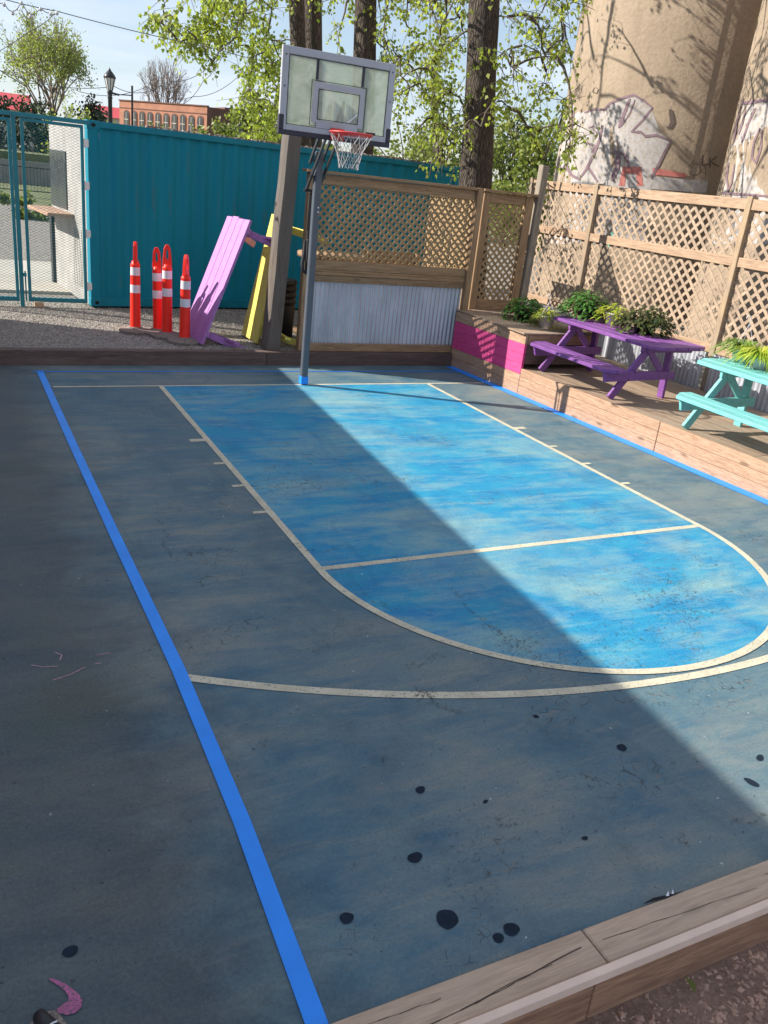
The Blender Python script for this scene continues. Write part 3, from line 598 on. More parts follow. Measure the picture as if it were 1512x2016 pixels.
# ================================================================ DECK + PAINTED BOX
dk = thing('timber_deck', 'raised timber deck of stacked planks with two painted picnic tables on it', 'deck', (3.1, -3, 0))
def deckbox(b, y0, y1, z0, z1, t=.04, off=0):
    b.add([(dx(y0)+off,y0,z0),(dx(y0)+off+t,y0,z0),(dx(y1)+off+t,y1,z0),(dx(y1)+off,y1,z0),(dx(y0)+off,y0,z1),(dx(y0)+off+t,y0,z1),(dx(y1)+off+t,y1,z1),(dx(y1)+off,y1,z1)],
          ((3,2,1,0),(4,5,6,7),(0,1,5,4),(1,2,6,5),(2,3,7,6),(3,0,4,7)))
for i, (z0, z1) in enumerate(((.0,.117),(.1205,.237),(.2405,.355))):
    b = MB()
    for y0, y1 in ((-3.17,-.60),(-5.9,-3.178),(-8.25,-5.908)): deckbox(b, y0, y1, z0, z1)
    loc(b,dk).build('face_plank', M['deck_y'], dk, bevel=.004)
b = MB()
nx = 0; w0 = .145; x = 0.043
while dx(0)+x < 5.10:
    for y0, y1 in ((-8.25, -4.4), (-4.395, .60)):
        b.add([(dx(y)+x+e*(w0-.006), y, z) for z in (.31,.35) for y, e in ((y0,0),(y0,1),(y1,1),(y1,0))], ((3,2,1,0),(4,5,6,7),(0,1,5,4),(1,2,6,5),(2,3,7,6),(3,0,4,7)))
    x += w0
b.v = [(min(x, 5.10), y, z) for x, y, z in b.v]
loc(b,dk).build('deck_board', M['decktop'], dk, bevel=.003)
bx = thing('planter_box', 'tall plank box with a bright pink painted band at the deck corner', 'box', (3.5, .3, 0))
zz = [0,.137,.274,.411,.548,.685,.822]
for i in range(6):
    pk = 2 <= i <= 4
    b = MB()
    b.add([(dx(y)-.004+e*.04, y, z) for z in (zz[i]+.0015, zz[i+1]-.0015) for y, e in ((-.60,0),(-.60,1),(1.12,1),(1.12,0))], ((3,2,1,0),(4,5,6,7),(0,1,5,4),(1,2,6,5),(2,3,7,6),(3,0,4,7)))
    loc(b,bx).build('face_plank', M['pink'] if pk else M['deck_y'], bx, bevel=.003)
for i in range(2 if False else 3, 6):
    b = MB(); b.box((2.998,-.598,zz[i]+.0015),(4.22,-.56,zz[i+1]-.0015)); loc(b,bx).build('front_plank', M['kerb'] if i < 5 else M['lumber_x'], bx, bevel=.003)
b = MB(); b.box((4.18,-.555,.36),(4.22,1.12,.80)); loc(b,bx).build('end_panel', M['lumber_y'], bx)
b = MB()
for k in range(9): b.box((2.90+k*.147,-.61,.824),(2.90+k*.147+.141,1.25,.845))
loc(b,bx).build('lid', M['decktop'], bx, bevel=.003)

# ================================================================ PICNIC TABLES
def hexplank(b, x0, x1, y0, y1, z0, z1, ch):
    c0, c1 = ch; P = [(x0+c0,y0),(x1-c1*.0,y0),(x1,y0),(x1,y1),(x0+c0,y1),(x0,y1-c0*1.2),(x0,y0+c0*1.2)]
    b.prism([(x,y,z0) for x,y in P], (0,0,z1-z0))
def picnic(name, label, m, x0, y0, y1, z0, far_x):
    """x0: outer edge of front seat; y0 near end, y1 the far pair of legs; z0 deck level"""
    t = thing(name, label, 'picnic table', ((x0+far_x)/2, (y0+y1)/2, z0), 0, 'small painted picnic tables on the deck')
    tx0 = x0+.60; th = .66; sh_ = .362; n = 5; w = (far_x-tx0)/n; ya, yb = y0-.08, y1+.44
    for k in range(n):
        b = MB(); xx0, xx1 = tx0+k*w+.004, tx0+(k+1)*w-.004; c0, c1 = (.10 if k == 0 else 0), (.08 if k == n-1 else 0); e0, e1 = rng.uniform(-.012,.012), rng.uniform(-.012,.012); dz = rng.uniform(-.003,.003)
        b.prism([(xx0,ya+c0+e0,z0+th+dz),(xx1,ya+c1+e0,z0+th+dz),(xx1,yb-c1+e1,z0+th+dz),(xx0,yb-c0+e1,z0+th+dz)], (0,0,.042)); loc(b,t).build('top_plank', m, t, bevel=.006)
    for k in range(2):
        b = MB(); xx0 = x0+k*.17; c = .12 if k == 0 else 0
        b.prism([(xx0,y0+c,z0+sh_),(xx0+.163,y0,z0+sh_),(xx0+.163,y1+.08,z0+sh_),(xx0,y1+.08-c,z0+sh_)], (0,0,.04)); loc(b,t).build('seat_plank', m, t, bevel=.006)
    for ye in (y0+.18, y1):
        b = MB(); b.beam((x0+.28,ye,z0+.012),(tx0+.17,ye,z0+th-.01),.042,.095,(0,0,1)); loc(b,t).build('leg', m, t, bevel=.004)
        b = MB(); b.beam((tx0+.56,ye+.03,z0),(tx0+.54,ye+.03,z0+th-.01),.042,.10); loc(b,t).build('leg', m, t, bevel=.004)
        b = MB(); b.prism([(x0+.06,ye-.068,z0+sh_-.002),(x0+.10,ye-.068,z0+sh_-.13),(tx0+.62,ye-.068,z0+sh_-.10),(tx0+.62,ye-.068,z0+sh_-.002)], (0,.04,0)); loc(b,t).build('seat_beam', m, t, bevel=.004)
        b = MB(); b.beam((tx0+.12,ye-.02,z0+th-.01),(tx0+.40,ye-.02,z0+sh_),.035,.08); loc(b,t).build('brace', m, t, bevel=.004)
        b = MB(); b.box((tx0+.03,ye-.03,z0+th-.07),(far_x-.05,ye+.01,z0+th-.004)); loc(b,t).build('top_batten', m, t, bevel=.004)
        for q in (.35, .5): b = MB(); P_ = Vector((x0+.28+(tx0-x0-.11)*q+.02, ye-.070, z0+.02+(th)*q)); b.tube([P_, P_-Vector((0,.008,0))], .009, 8); loc(b,t).build('bolt', M['armblack'], t)
    return t
picnic('picnic_table', 'small purple picnic table crowded with potted plants', M['purple'], 2.90, -2.36, -.74, .35, 4.42)
picnic('picnic_table', 'small aqua picnic table at the right edge of the deck', M['aqua'], 2.92, -5.25, -3.44, .35, 4.5)

# tables tipped on end, leaning
def tipped(name, label, m, BR, a, W_, L, th, roll=0):
    """frame: u = width, d = length (up), n = out of the table's top"""
    u = Vector((math.cos(a), math.sin(a), 0)); h = Vector((u.y, -u.x, 0)); d = Vector((0,0,math.cos(th)))+h*math.sin(th); n = u.cross(d)
    if n.x > 0: n = -n
    t = thing(name, label, 'picnic table', BR)
    F = Matrix(((u.x,d.x,n.x,0),(u.y,d.y,n.y,0),(u.z,d.z,n.z,0),(0,0,0,1))) @ Matrix.Rotation(R(roll),4,'Z')
    nb = 4; w = W_/nb
    for k in range(nb):
        b = MB(); e = rng.uniform(-.02,.02); M2 = F; b.box((k*w+.003,0.02+(0.0 if k else .0),-.04),((k+1)*w-.003,L+e,0),M2); b.build('top_plank', m, t, bevel=.005)
    for y in (.14, L-.2):
        b = MB(); b.box((.02,y,-.08),(W_-.02,y+.08,-.042),F); b.build('top_batten', m, t, bevel=.004)
        for s in (0, 1):
            b = MB(); x0 = W_*(.25 if s == 0 else .75); x1 = x0+(-.30 if s == 0 else .30)
            P = [F @ Vector((x0,y+.04,-.08)), F @ Vector((x1,y+.04,-.62))]; b.beam(P[0],P[1],.04,.09,d); b.build('leg', m, t, bevel=.004)
        b = MB(); b.box((-.28,y+.065,-.40),(W_+.28,y+.10,-.31),F); b.build('seat_beam', m, t, bevel=.004)
    b = MB(); b.box((W_+.04,0.0,-.31),(W_+.27,L+.03,-.272),F); b.build('seat_plank', m, t, bevel=.005)
    return t
tipped('picnic_table', 'lilac picnic table tipped on its end beside the orange posts', M['lilac'], (-.967,1.493,GZ+.02), 1.739, .70, 1.85, .398, -2)
tipped('picnic_table', 'yellow picnic table tipped on its end behind the old timber post', M['yellow'], (-.15,1.60,GZ+.02), 1.565, .70, 1.82, .215)

# ================================================================ CONTAINER + GATE
ca = math.atan2(.118, .993); CM = Matrix.Translation((-2.0, 4.35, 0)) @ Matrix.Rotation(ca, 4, 'Z')
ct = thing('shipping_container', 'long dark teal corrugated shipping container behind the gravel strip', 'container', (-2.0, 4.35, .15), ca)
CL, CW, CZ0, CZ1 = 7.12, 2.44, .19, 2.93
iz = -0.15
b = MB(); # corrugated front
per = .278; dep = .028; n = int((CL-.3)/per); vs = []; prof = []
for k in range(n):
    s = .15+k*per; prof += [(s,.03),(s+.07,.03),(s+.139,.03+dep),(s+.209,.03+dep)]
prof.append((CL-.15,.03)); z0, z1 = CZ0+.14+iz, CZ1-.09+iz
for s, d in prof: vs += [(s,d,z0),(s,d,z1)]
b.add(vs, [(2*i,2*i+2,2*i+3,2*i+1) for i in range(len(prof)-1)]); b.build('corrugated_wall', M['teal'], ct)
b = MB(); b.box((.0,0,CZ1-.09+iz),(CL,.06,CZ1+iz)); b.box((0,.0,CZ0+iz),(CL,.06,CZ0+.14+iz)); b.build('side_rail', M['tealdark'], ct, bevel=.005)
b = MB(); b.box((0,.061,CZ0+.1+iz),(.14,.0615+.1,CZ1+iz)); b.box((0,-.004,CZ0+.13+iz),(.15,.0601,CZ1-.1+iz)); b.build('corner_post', M['teal'], ct, bevel=.006)
b = MB(); b.box((CL-.15,-.004,CZ0+.13+iz),(CL,.0601,CZ1-.1+iz)); b.build('corner_post', M['teal'], ct, bevel=.006)
for s in (0, CL-.18):
    for z in (CZ0, CZ1-.12):
        b = MB(); b.box((s-.006,-.008,z+iz),(s+.18,.16,z+.125+iz)); cc = b.build('corner_casting', M['tealdark'], ct, bevel=.008)
        b = MB(); b.prism([(s+.09+.035*math.cos(a), -.0085, z+.06+.028*math.sin(a)+iz) for a in np.linspace(0,2*math.pi,13)[:-1]], (0,.0015,0)); b.build('casting_hole', M['hole'], cc)
b = MB(); b.box((.05,.08,CZ1-.04+iz),(CL-.05,CW,CZ1-.02+iz)); b.build('roof', M['rubber'], ct)
b = MB(); lipn = 40
for k in range(lipn): x0_ = .9+k*(CL-1.2)/lipn; b.box((x0_,.01,CZ1+iz+.001),(x0_+(CL-1.2)/lipn-.001,.07,CZ1+iz+.012+rng.uniform(0,.022)))
b.build('roof_lip', M['liprust'], ct)
for k_, (s_, z_, l_) in enumerate([(.71,1.55,.5),(.98,1.5,.55),(1.27,1.55,.45),(2.1,1.4,.5),(2.38,1.45,.4),(2.66,1.5,.55),(2.9,1.5,.3),(3.2,1.35,.5),(.43,.4,.25),(1.5,2.2,.3)]):
    kk_ = round((s_-.15-.035)/per); sx_ = .15+kk_*per+.02
    for w_ in (0, .018, .04):
        if rng.random() < .8: b = MB(); h_ = l_*rng.uniform(.5,1); zz_ = z_+rng.uniform(-.1,.1); b.prism([(sx_+w_,.0285,zz_),(sx_+w_+.009,.0285,zz_+.04),(sx_+w_+.009,.0285,zz_+h_),(sx_+w_+.002,.0285,zz_+h_+.05)], (0,-.001,0)); b.build('scrape', M['scrape'], ct)
b = MB(); b.box((.02,CW-.05,CZ0+iz),(CL,CW,CZ1-.02+iz)); b.box((CL-.05,.1,CZ0+iz),(CL,CW,CZ1-.02+iz)); b.build('far_wall', M['teal'], ct)
b = MB(); b.box((0.0,.165,CZ0+iz),(.04,CW,CZ1-.04+iz)); b.build('white_end', M['endwhite'], ct)
b = MB(); b.box((-.02,1.3,1.55+iz),(-.001,2.38,2.45+iz)); b.build('end_window', M['glassdk'], ct, bevel=.004)
b = MB(); b.box((-.05,2.3,CZ0+iz),(-.003,2.44,1.45+iz)); b.build('dark_upright', M['iron'], ct)
b = MB(); b.box((-.42,.9,1.46+iz),(-.003,2.44,1.51+iz)); b.build('counter', M['deck_y'], ct, bevel=.004)
b = MB()
for k in range(6):
    pts = [(-.004, .35+.12*k+.05*math.sin(z*5+k), z) for z in np.linspace(.25,1.15,14)]
    for i in range(13): (x0,y0_,z0_),(x1,y1_,z1_) = pts[i], pts[i+1]; b.add([(x0,y0_,z0_),(x0,y0_+.025,z0_),(x1,y1_+.025,z1_),(x1,y1_,z1_)], [(0,1,2,3)])
b.build('wavy_lines', M['wallstone'], ct)
# rusty bracket flags on container corner (hinge plates)
def gate_leaf(x0, x1, y, z0, z1, label):
    t = thing('mesh_gate', label, 'gate', (x0, y, z0))
    b = MB(); f = .045
    b.box((x0,y-.02,z0),(x0+f,y+.025,z1)); b.box((x1-f,y-.02,z0),(x1,y+.025,z1)); b.box((x0+f,y-.02,z0),(x1-f,y+.025,z0+f+.02)); b.box((x0+f,y-.02,z1-f),(x1-f,y+.025,z1)); loc(b,t).build('frame', M['gate'], t, bevel=.004)
    b = MB(); w, h = x1-x0-2*f, z1-z0-2*f; sl = .5; pv = .040; t_ = .0034
    for s in (1,-1):
        c = -w*sl-pv if s == 1 else 0
        while c < h+w*sl:
            # line z = c + s*sl*x
            xa, xb = 0, w; za, zb = c, c+s*sl*w
            if s == 1:
                if za < 0: xa = -c/sl; za = 0
                if zb > h: xb = (h-c)/sl; zb = h
            else:
                if za > h: xa = (c-h)/sl; za = h
                if zb < 0: xb = c/sl; zb = 0
            if xb > xa+.01: b.beam((x0+f+xa,y,z0+f+za),(x0+f+xb,y,z0+f+zb),t_*1.4,t_)
            c += pv
    loc(b,t).build('wire_mesh', M['gate'], t, normals=False)
    return t
g1 = gate_leaf(-2.93, -2.06, 4.33, .24, 2.85, 'teal framed mesh gate leaf hinged to the teal container')
g2 = gate_leaf(-4.1, -3.06, 4.33, .24, 2.83, 'teal framed mesh panel at the left edge beyond the gate post')
for k, z in enumerate((.45, 1.25, 1.95, 2.55)):
    b = MB(); b.box((-2.055,4.30,z),(-1.99,4.335,z+.11)); b.tube([(-2.05,4.31,z-.01),(-2.05,4.31,z+.12)], .016, 8); loc(b,g1).build('hinge', M['white'], g1, bevel=.004)
b = MB(); b.box((-3.05,4.31,.16),(-2.99,4.37,2.88)); b.tube([(-2.965,4.3,.25),(-2.965,4.3,.7)], .012, 8)
b.box((-2.995,4.28,.62),(-2.945,4.32,.67))
tag(b.build('gate_post', M['gate'], bevel=.004), 'slim teal post with a drop bolt between the two mesh panels', 'post')
b = MB(); b.box((-4.15,4.30,2.86),(-1.98,4.36,2.92)); tag(b.build('gate_header', M['gate'], bevel=.004), 'teal top bar running above the mesh gate', 'bar')
b = MB(); b.box((-2.85,4.25,GZ),(-2.72,4.42,.23)); tag(b.build('wood_block', M['lumber_y'], bevel=.006), 'small pale block under the mesh gate', 'block')

# ================================================================ DELINEATOR POSTS
def delineator(x, y, h, lean, rz, label):
    t = thing('traffic_post', label, 'traffic post', (x, y, GZ), rz, 'orange traffic posts with black bases')
    b = MB(); n = 8; b.lathe([(0,.0),(.245,.0),(.25,.04),(.235,.052),(.12,.062),(.09,.085),(.0,.085)], n=8, smooth=False); b.build('base', M['rubber'], t)
    Mx = Matrix.Rotation(R(lean), 4, 'Y')
    def tp(prof, name, m, n=20):
        b = MB(); b.lathe(prof, n=n); b.v = [tuple(Mx @ Vector(v)) for v in b.v]; return b.build(name, m, t)
    z1 = h-.30
    tp([(.078,.06),(.074,.12),(.064,z1-.02),(.066,z1),(.05,z1+.015),(.048,z1+.045),(.0,z1+.05)], 'tube', M['orange'])
    for za, zb in ((z1-.15,z1-.04),(z1-.39,z1-.28)):
        r = lambda z: .074+(.064-.074)*(z-.12)/(z1-.14)+.0022
        tp([(r(za),za),(r(zb),zb)], 'reflective_band', M['reflect'])
    b = MB(); zc = z1+.04; o_ = [(-.062,-.02),(.062,-.02),(.056,.10),(.044,.21),(.02,.262),(-.02,.262),(-.044,.21),(-.056,.10)]; i_ = [(-.014,.07),(.014,.07),(.018,.12),(.014,.18),(.005,.2),(-.005,.2),(-.014,.18),(-.018,.12)]
    vs = []
    for yy in (-.02,.02):
        for P in (o_, i_): vs += [Mx @ Vector((px_,yy,zc+pz)) for px_, pz in P]
    fs = []
    for k in range(8):
        j = (k+1) % 8; fs += [(k,j,8+j,8+k),(16+k,24+k,24+j,16+j),(k,16+k,16+j,j),(8+k,8+j,24+j,24+k)]
    b.add(vs, fs); b.build('handle_loop', M['orange'], t, bevel=.003)
    return t
delineator(-1.67, 2.45, 1.25, 1.2, R(70), 'orange-red traffic post standing alone furthest left, handle seen edge-on')
delineator(-1.29, 2.12, 1.27, -.4, R(-10), 'orange-red traffic post in front of its close neighbour in the middle pair')
delineator(-1.36, 2.36, 1.20, -1.6, R(-20), 'orange-red traffic post tucked behind the front one of the middle pair')
delineator(-1.13, 1.76, 1.19, .8, R(50), 'orange-red traffic post right beside the lilac table')

# ================================================================ OLD TIMBER POST + BIN
b = MB()
pts = [(-.105,-.10),(.10,-.105),(.11,-.02),(.10,.10),(-.09,.11),(-.11,0)]
vs = []; nr = 12
for i in range(nr+1):
    z = -.02+i*(3.35/nr)
    for x, y in pts: vs.append((x*(1-.03*i/nr)+rng.uniform(-.006,.006)+.19*i/nr, y*(1-.03*i/nr)+rng.uniform(-.006,.006), z))
fs = [(i*6+k, i*6+(k+1)%6, (i+1)*6+(k+1)%6, (i+1)*6+k) for i in range(nr) for k in range(6)]+[tuple(range(nr*6, nr*6+6))]
b.add(vs, fs); o = b.build('timber_post', M['oldtimber'], bevel=.012); o.location = (-.01, 1.35, GZ); o.rotation_euler = (0, 0, R(15))
tag(o, 'thick old leaning timber post behind the basketball pole', 'post')
bn = thing('ribbed_bin', 'black ribbed plastic bin in the gap behind the old timber post', 'bin', (.42, 2.25, GZ))
b = MB(); b.lathe([(0,0),(.22,0),(.24,.5),(.22,.52)], n=20); b.build('body', M['black'], bn)
b = MB(); b.lathe([(.23+(.025 if k % 2 else 0), .52+k*.045) for k in range(9)]+[(0,.9)], n=20, smooth=False); b.build('ribbed_lid', M['black'], bn)

# ================================================================ BASKETBALL HOOP
hp = thing('basketball_hoop', 'basketball hoop with grey-framed clear backboard on a slate pole', 'basketball hoop', (0,0.02,0))
PM = Matrix.Rotation(R(0.0), 4, 'Y')
b = MB(); b.box((-.042,-.042,.0),(.042,.042,2.80)); b.build('pole', M['polegrey'], hp, bevel=.01)
b = MB(); b.box((-.047,-.047,0.015),(.047,.047,.11)); b.build('tape_wrap', M['tape'], hp)
YB = -.47
bbx0, bbx1, bz0, bz1 = -.685, .66, 2.95, 3.785
b = MB(); b.box((bbx0+.03,YB,bz0+.03),(bbx1-.03,YB+.012,bz1-.03)); board = b.build('backboard', M['board'], hp)
b = MB()
def frame(b, x0, z0, x1, z1, w, y0, y1):
    b.box((x0,y0,z0),(x0+w,y1,z1)); b.box((x1-w,y0,z0),(x1,y1,z1)); b.box((x0+w,y0,z0),(x1-w,y1,z0+w)); b.box((x0+w,y0,z1-w),(x1-w,y1,z1))
frame(b, bbx0, bz0, bbx1, bz1, .075, YB-.012, YB+.03); b.build('border', M['bbframe'], board, bevel=.004)
b = MB(); frame(b, bbx0+.078, bz0+.078, bbx1-.078, bz1-.078, .007, YB-.006, YB-.001)
frame(b, -.335, 3.045, .325, 3.50, .006, YB-.0065, YB-.0015); frame(b, -.25, 3.115, .245, 3.42, .007, YB-.0125, YB-.0095); b.build('outline', M['bbdark'], board)
b = MB(); sx0, sx1 = -.315, .305
b.box((sx0,YB-.009,3.08),(sx0+.06,YB-.002,3.485)); b.box((sx1-.06,YB-.009,3.08),(sx1,YB-.002,3.485)); b.box((sx0+.06,YB-.009,3.425),(sx1-.06,YB-.002,3.485)); b.box((sx0+.06,YB-.009,3.03),(sx1-.06,YB-.002,3.11)); b.build('target_square', M['bbframe'], board)
b = MB(); b.box((-.29,YB+.013,3.06),(-.255,YB+.05,3.71)); b.box((.25,YB+.013,3.06),(.28,YB+.05,3.71)); b.box((-.26,YB+.014,3.06),(.25,YB+.05,3.10)); b.build('back_bar', M['armblack'], board, bevel=.003)
b = MB(); b.box((-.292,YB-.004,3.505),(-.262,YB-.001,3.704)); b.build('edge_bar', M['bbdark'], board)
b = MB(); b.box((.255,YB-.004,3.505),(.285,YB-.001,3.704)); b.build('edge_bar', M['bbdark'], board)
b = MB(); b.box((bbx0-.008,YB-.02,bz0-.03),(bbx1+.008,YB+.04,bz0+.022)); b.box((bbx0-.008,YB-.02,bz0+.0225),(bbx0+.05,YB+.04,bz0+.17)); b.box((bbx1-.05,YB-.02,bz0+.0225),(bbx1+.008,YB+.04,bz0+.17)); b.build('guard', M['bbdark'], board, bevel=.006)
b = MB(); b.box((.36,YB-.003,3.035),(.48,YB-.001,3.055)); b.build('maker_badge', M['bbdark'], board)
for x in (bbx0+.04, bbx1-.04):
    for z in (3.1, 3.4, 3.7): b = MB(); b.tube([(x,YB-.012,z),(x,YB-.017,z)], .008, 8); b.build('bolt', M['armblack'], board)
b = MB(); b.prism([(.13,YB-.008,3.12),(.235,YB-.008,3.21),(.225,YB-.008,3.225),(.17,YB-.008,3.17),(.10,YB-.008,3.12)], (0,-.002,0)); b.build('torn_film', M['reflect'], board)
# rim
RC = Vector((0,-.88,3.0)); RR = .2285
rm = MB(); rm.tube([RC+Vector((RR*math.cos(a), RR*math.sin(a), 0)) for a in np.linspace(0, 2*math.pi, 49)], .010, 8, caps=False)
rm.tube([RC+Vector(((RR-.012)*math.cos(a), (RR-.012)*math.sin(a), -.018)) for a in np.linspace(0, 2*math.pi, 49)], .005, 6, caps=False)
rm.prism([(-.10,-.66,2.985),(.10,-.66,2.985),(.075,YB-.02,2.985),(-.075,YB-.02,2.985)], (0,0,.012)); rm.box((-.08,YB-.035,2.93),(.08,YB-.0205,3.05)); rim = rm.build('rim', M['rim'], hp)
nb = MB(); nn = 12; lev = [(.225,-.02),(.175,-.12),(.135,-.21),(.115,-.29),(.105,-.355)]
def npnt(k, l): a = 2*math.pi*(k+(.5 if l % 2 else 0))/nn; r, z = lev[l]; return RC+Vector((r*math.cos(a)+rng.uniform(-.006,.006), r*math.sin(a)+rng.uniform(-.006,.006), z+rng.uniform(-.008,.008)))
for k in range(nn):
    for s in (0, 1):
        for l in range(4):
            kk = k+(s if l % 2 == 0 else 0)-(0 if l % 2 else 0)
            p = npnt(k, l); q = npnt(k-(1 if (s and l % 2 == 0) else 0)+(1 if (s and l % 2) else 0), l+1); nb.tube([p,(p+q)/2+Vector((rng.uniform(-.006,.006),)*3),q], .0033, 5, caps=False)
nb.build('net', M['net'], rim)
# lift arms behind the board
b = MB()
for x in (-.075, .075):
    b.beam((x,YB+.05,3.30),(x,.10,2.66),.022,.045,(0,0,1)); b.beam((x,YB+.05,3.02),(x,.16,2.36),.022,.045,(0,0,1)); b.beam((x,YB+.05,2.98),(x,YB+.05,3.34),.022,.045,(0,1,0))
b.tube([(-.10,.02,2.70),(.10,.02,2.70)], .014, 8); b.tube([(-.10,.0,2.52),(.10,.0,2.52)], .014, 8)
b.tube([(-.10,.16,2.36),(.10,.16,2.36)], .018, 8); b.build('lift_arm', M['armblack'], hp, bevel=.003)
b = MB(); b.tube([(.0,.16,2.36),(-.02,.14,1.75)], .016, 10); b.tube([(-.035,.12,2.33),(-.045,.11,1.9)], .009, 8); b.build('lift_rod', M['armblack'], hp)
b = MB(); b.tube([(-.05,.13,1.78),(-.06,.12,1.62),(-.09,.09,1.50),(-.08,.07,1.42),(-.03,.07,1.40)], [.022,.026,.022,.02,.02], 10); b.box((-.05,.056,1.38),(.03,.10,1.80)); b.build('height_handle', M['black'], hp, bevel=.006)
for z in (2.13, 2.18): b = MB(); b.tube([(.015,-.041,z),(.015,-.052,z)], .010, 8); b.build('bolt', M['reflect'], hp)

# ================================================================ SILOS
def silo(name, c, r, label):
    t = thing(name, label, 'silo', (c[0], c[1], 0), 0, 'concrete silos behind the fence')
    b = MB(); b.lathe([(r,-.1),(r,26),(0,26)], n=128); b.build('cylinder', M['silo'], t); return t
SC1 = Vector((11.92, 6.9, 0)); SR = 2.72; SC2 = SC1-Vector((0, 2*SR+.02, 0)); SC3 = SC2-Vector((0, 2*SR+.02, 0))
s1 = silo('silo', SC1, SR, 'tall tan concrete silo with big white and purple graffiti beside the tree')
s2 = silo('silo', SC2, SR, 'tan concrete silo cut off by the right edge of the photo')
s3 = silo('silo', SC3, SR, 'tan concrete silo furthest right behind the aqua table fence')
def cyl_hit(x, y, c, r):
    v = ray(x, y); o = CAM-c; a = v.x**2+v.y**2; bq = 2*(o.x*v.x+o.y*v.y); cc = o.x**2+o.y**2-r*r; d = bq*bq-4*a*cc
    t = (-bq-math.sqrt(d))/(2*a) if d > 0 else -bq/(2*a); p = CAM+v*t-c; k = r/math.hypot(p.x, p.y); return Vector((p.x*k, p.y*k, p.z))
def paint_poly(name, poly, c, parent, m, off):
    bm = bmesh.new(); vs = [bm.verts.new((x, y, 0)) for x, y in poly]; bm.faces.new(vs); bmesh.ops.triangulate(bm, faces=bm.faces)
    xs = [p[0] for p in poly]; ys_ = [p[1] for p in poly]
    for i in range(int(min(xs)/12), int(max(xs)/12)+1): bmesh.ops.bisect_plane(bm, geom=bm.verts[:]+bm.edges[:]+bm.faces[:], plane_co=(i*12.0+.01,0,0), plane_no=(1,0,0))
    for v in bm.verts: v.co = cyl_hit(v.co.x, v.co.y, c, SR+off)
    me = bpy.data.meshes.new(name); bm.to_mesh(me); bm.free(); me.materials.append(m); o = bpy.data.objects.new(name, me); C.objects.link(o); o.parent = parent; return o
def paint_strokes(name, strokes, c, parent, m, off):
    b = MB()
    for pl, w in strokes:
        pts = []
        for i in range(len(pl)-1):
            a, d = Vector(pl[i]), Vector(pl[i+1]); n = max(2, int((d-a).length/6))
            for k in range(n): pts.append(a.lerp(d, k/n))
        pts.append(Vector(pl[-1])); L = []
        for i, p in enumerate(pts):
            dd = (pts[min(i+1,len(pts)-1)]-pts[max(0,i-1)]).normalized(); nn_ = Vector((-dd.y, dd.x))*w/2*(1-.35*abs(2*i/(len(pts)-1)-1)**3)
            L += [cyl_hit(*(p-nn_), c, SR+off), cyl_hit(*(p+nn_), c, SR+off)]
        b.add(L, [(2*i,2*i+1,2*i+3,2*i+2) for i in range(len(pts)-1)]); off += .0004
    return b.build(name, m, parent, normals=False)
paint_poly('white_fill', [(1085,480),(1094,330),(1110,240),(1128,205),(1142,222),(1168,214),(1190,216),(1198,206),(1235,194),(1248,188),(1268,200),(1282,212),(1262,242),(1250,258),(1270,256),(1300,262),(1320,278),(1306,305),(1296,330),(1282,368),(1270,480)], SC1, s1, M['gwhite'], .004)
paint_poly('panel_fill', [(1288,348),(1394,356),(1390,380),(1282,372)], SC1, s1, M['gwhite'], .006)
paint_poly('red_fill', [(1226,328),(1262,328),(1266,366),(1255,366),(1252,342),(1232,342),(1230,366),(1218,366)], SC1, s1, M['gred'], .008)
paint_poly('red_fill', [(1286,330),(1352,342),(1350,350),(1284,344)], SC1, s1, M['gred'], .008)
paint_poly('green_fill', [(1190,470),(1206,455),(1212,476),(1200,490)], SC1, s1, M['gteal'], .008)
paint_poly('green_fill', [(1388,505),(1400,485),(1408,520),(1396,530)], SC1, s1, M['gteal'], .008)
paint_strokes('purple_outline', [([(1150,222),(1170,215),(1190,216),(1200,204),(1228,192),(1248,187),(1268,198),(1284,212)],5),([(1284,212),(1266,236),(1244,258)],4),([(1240,194),(1230,220),(1218,252)],6),([(1250,196),(1240,222),(1222,250)],3),
    ([(1242,259),(1262,260),(1270,268),(1292,266),(1318,276)],5),([(1322,274),(1308,300),(1296,325),(1282,352)],5),([(1130,216),(1126,250),(1128,275),(1148,268)],4),([(1186,246),(1180,275),(1168,306),(1152,336),(1140,352)],5),([(1148,280),(1172,286),(1164,300)],4),
    ([(1120,300),(1114,325),(1124,344),(1142,354)],6),([(1155,325),(1168,345),(1176,358)],5),([(1205,298),(1218,302),(1214,330),(1204,356)],10),([(1216,298),(1232,306),(1238,330)],6),([(1166,252),(1176,262),(1170,274)],2.5),([(1158,252),(1168,248),(1176,254)],2.5),([(1098,320),(1106,334),(1110,326)],3)], SC1, s1, M['gpurple'], .010)
paint_strokes('brown_tag', [([(1384,305),(1382,325),(1396,324)],3),([(1398,310),(1398,330)],3),([(1412,308),(1398,318),(1416,328)],3),([(1360,332),(1366,322),(1378,324),(1380,338),(1370,346),(1358,342),(1356,328),(1366,316)],1.6),([(1376,318),(1388,328),(1390,345)],1.6),([(1170,172),(1166,180),(1174,184),(1178,176),(1172,171)],1.6),([(1320,215),(1324,240),(1318,252)],9)], SC1, s1, M['gbrown'], .012)
paint_poly('white_fill', [(1452,202),(1512,196),(1560,196),(1560,480),(1400,480),(1424,376),(1440,290)], SC2, s2, M['gwhite'], .004)
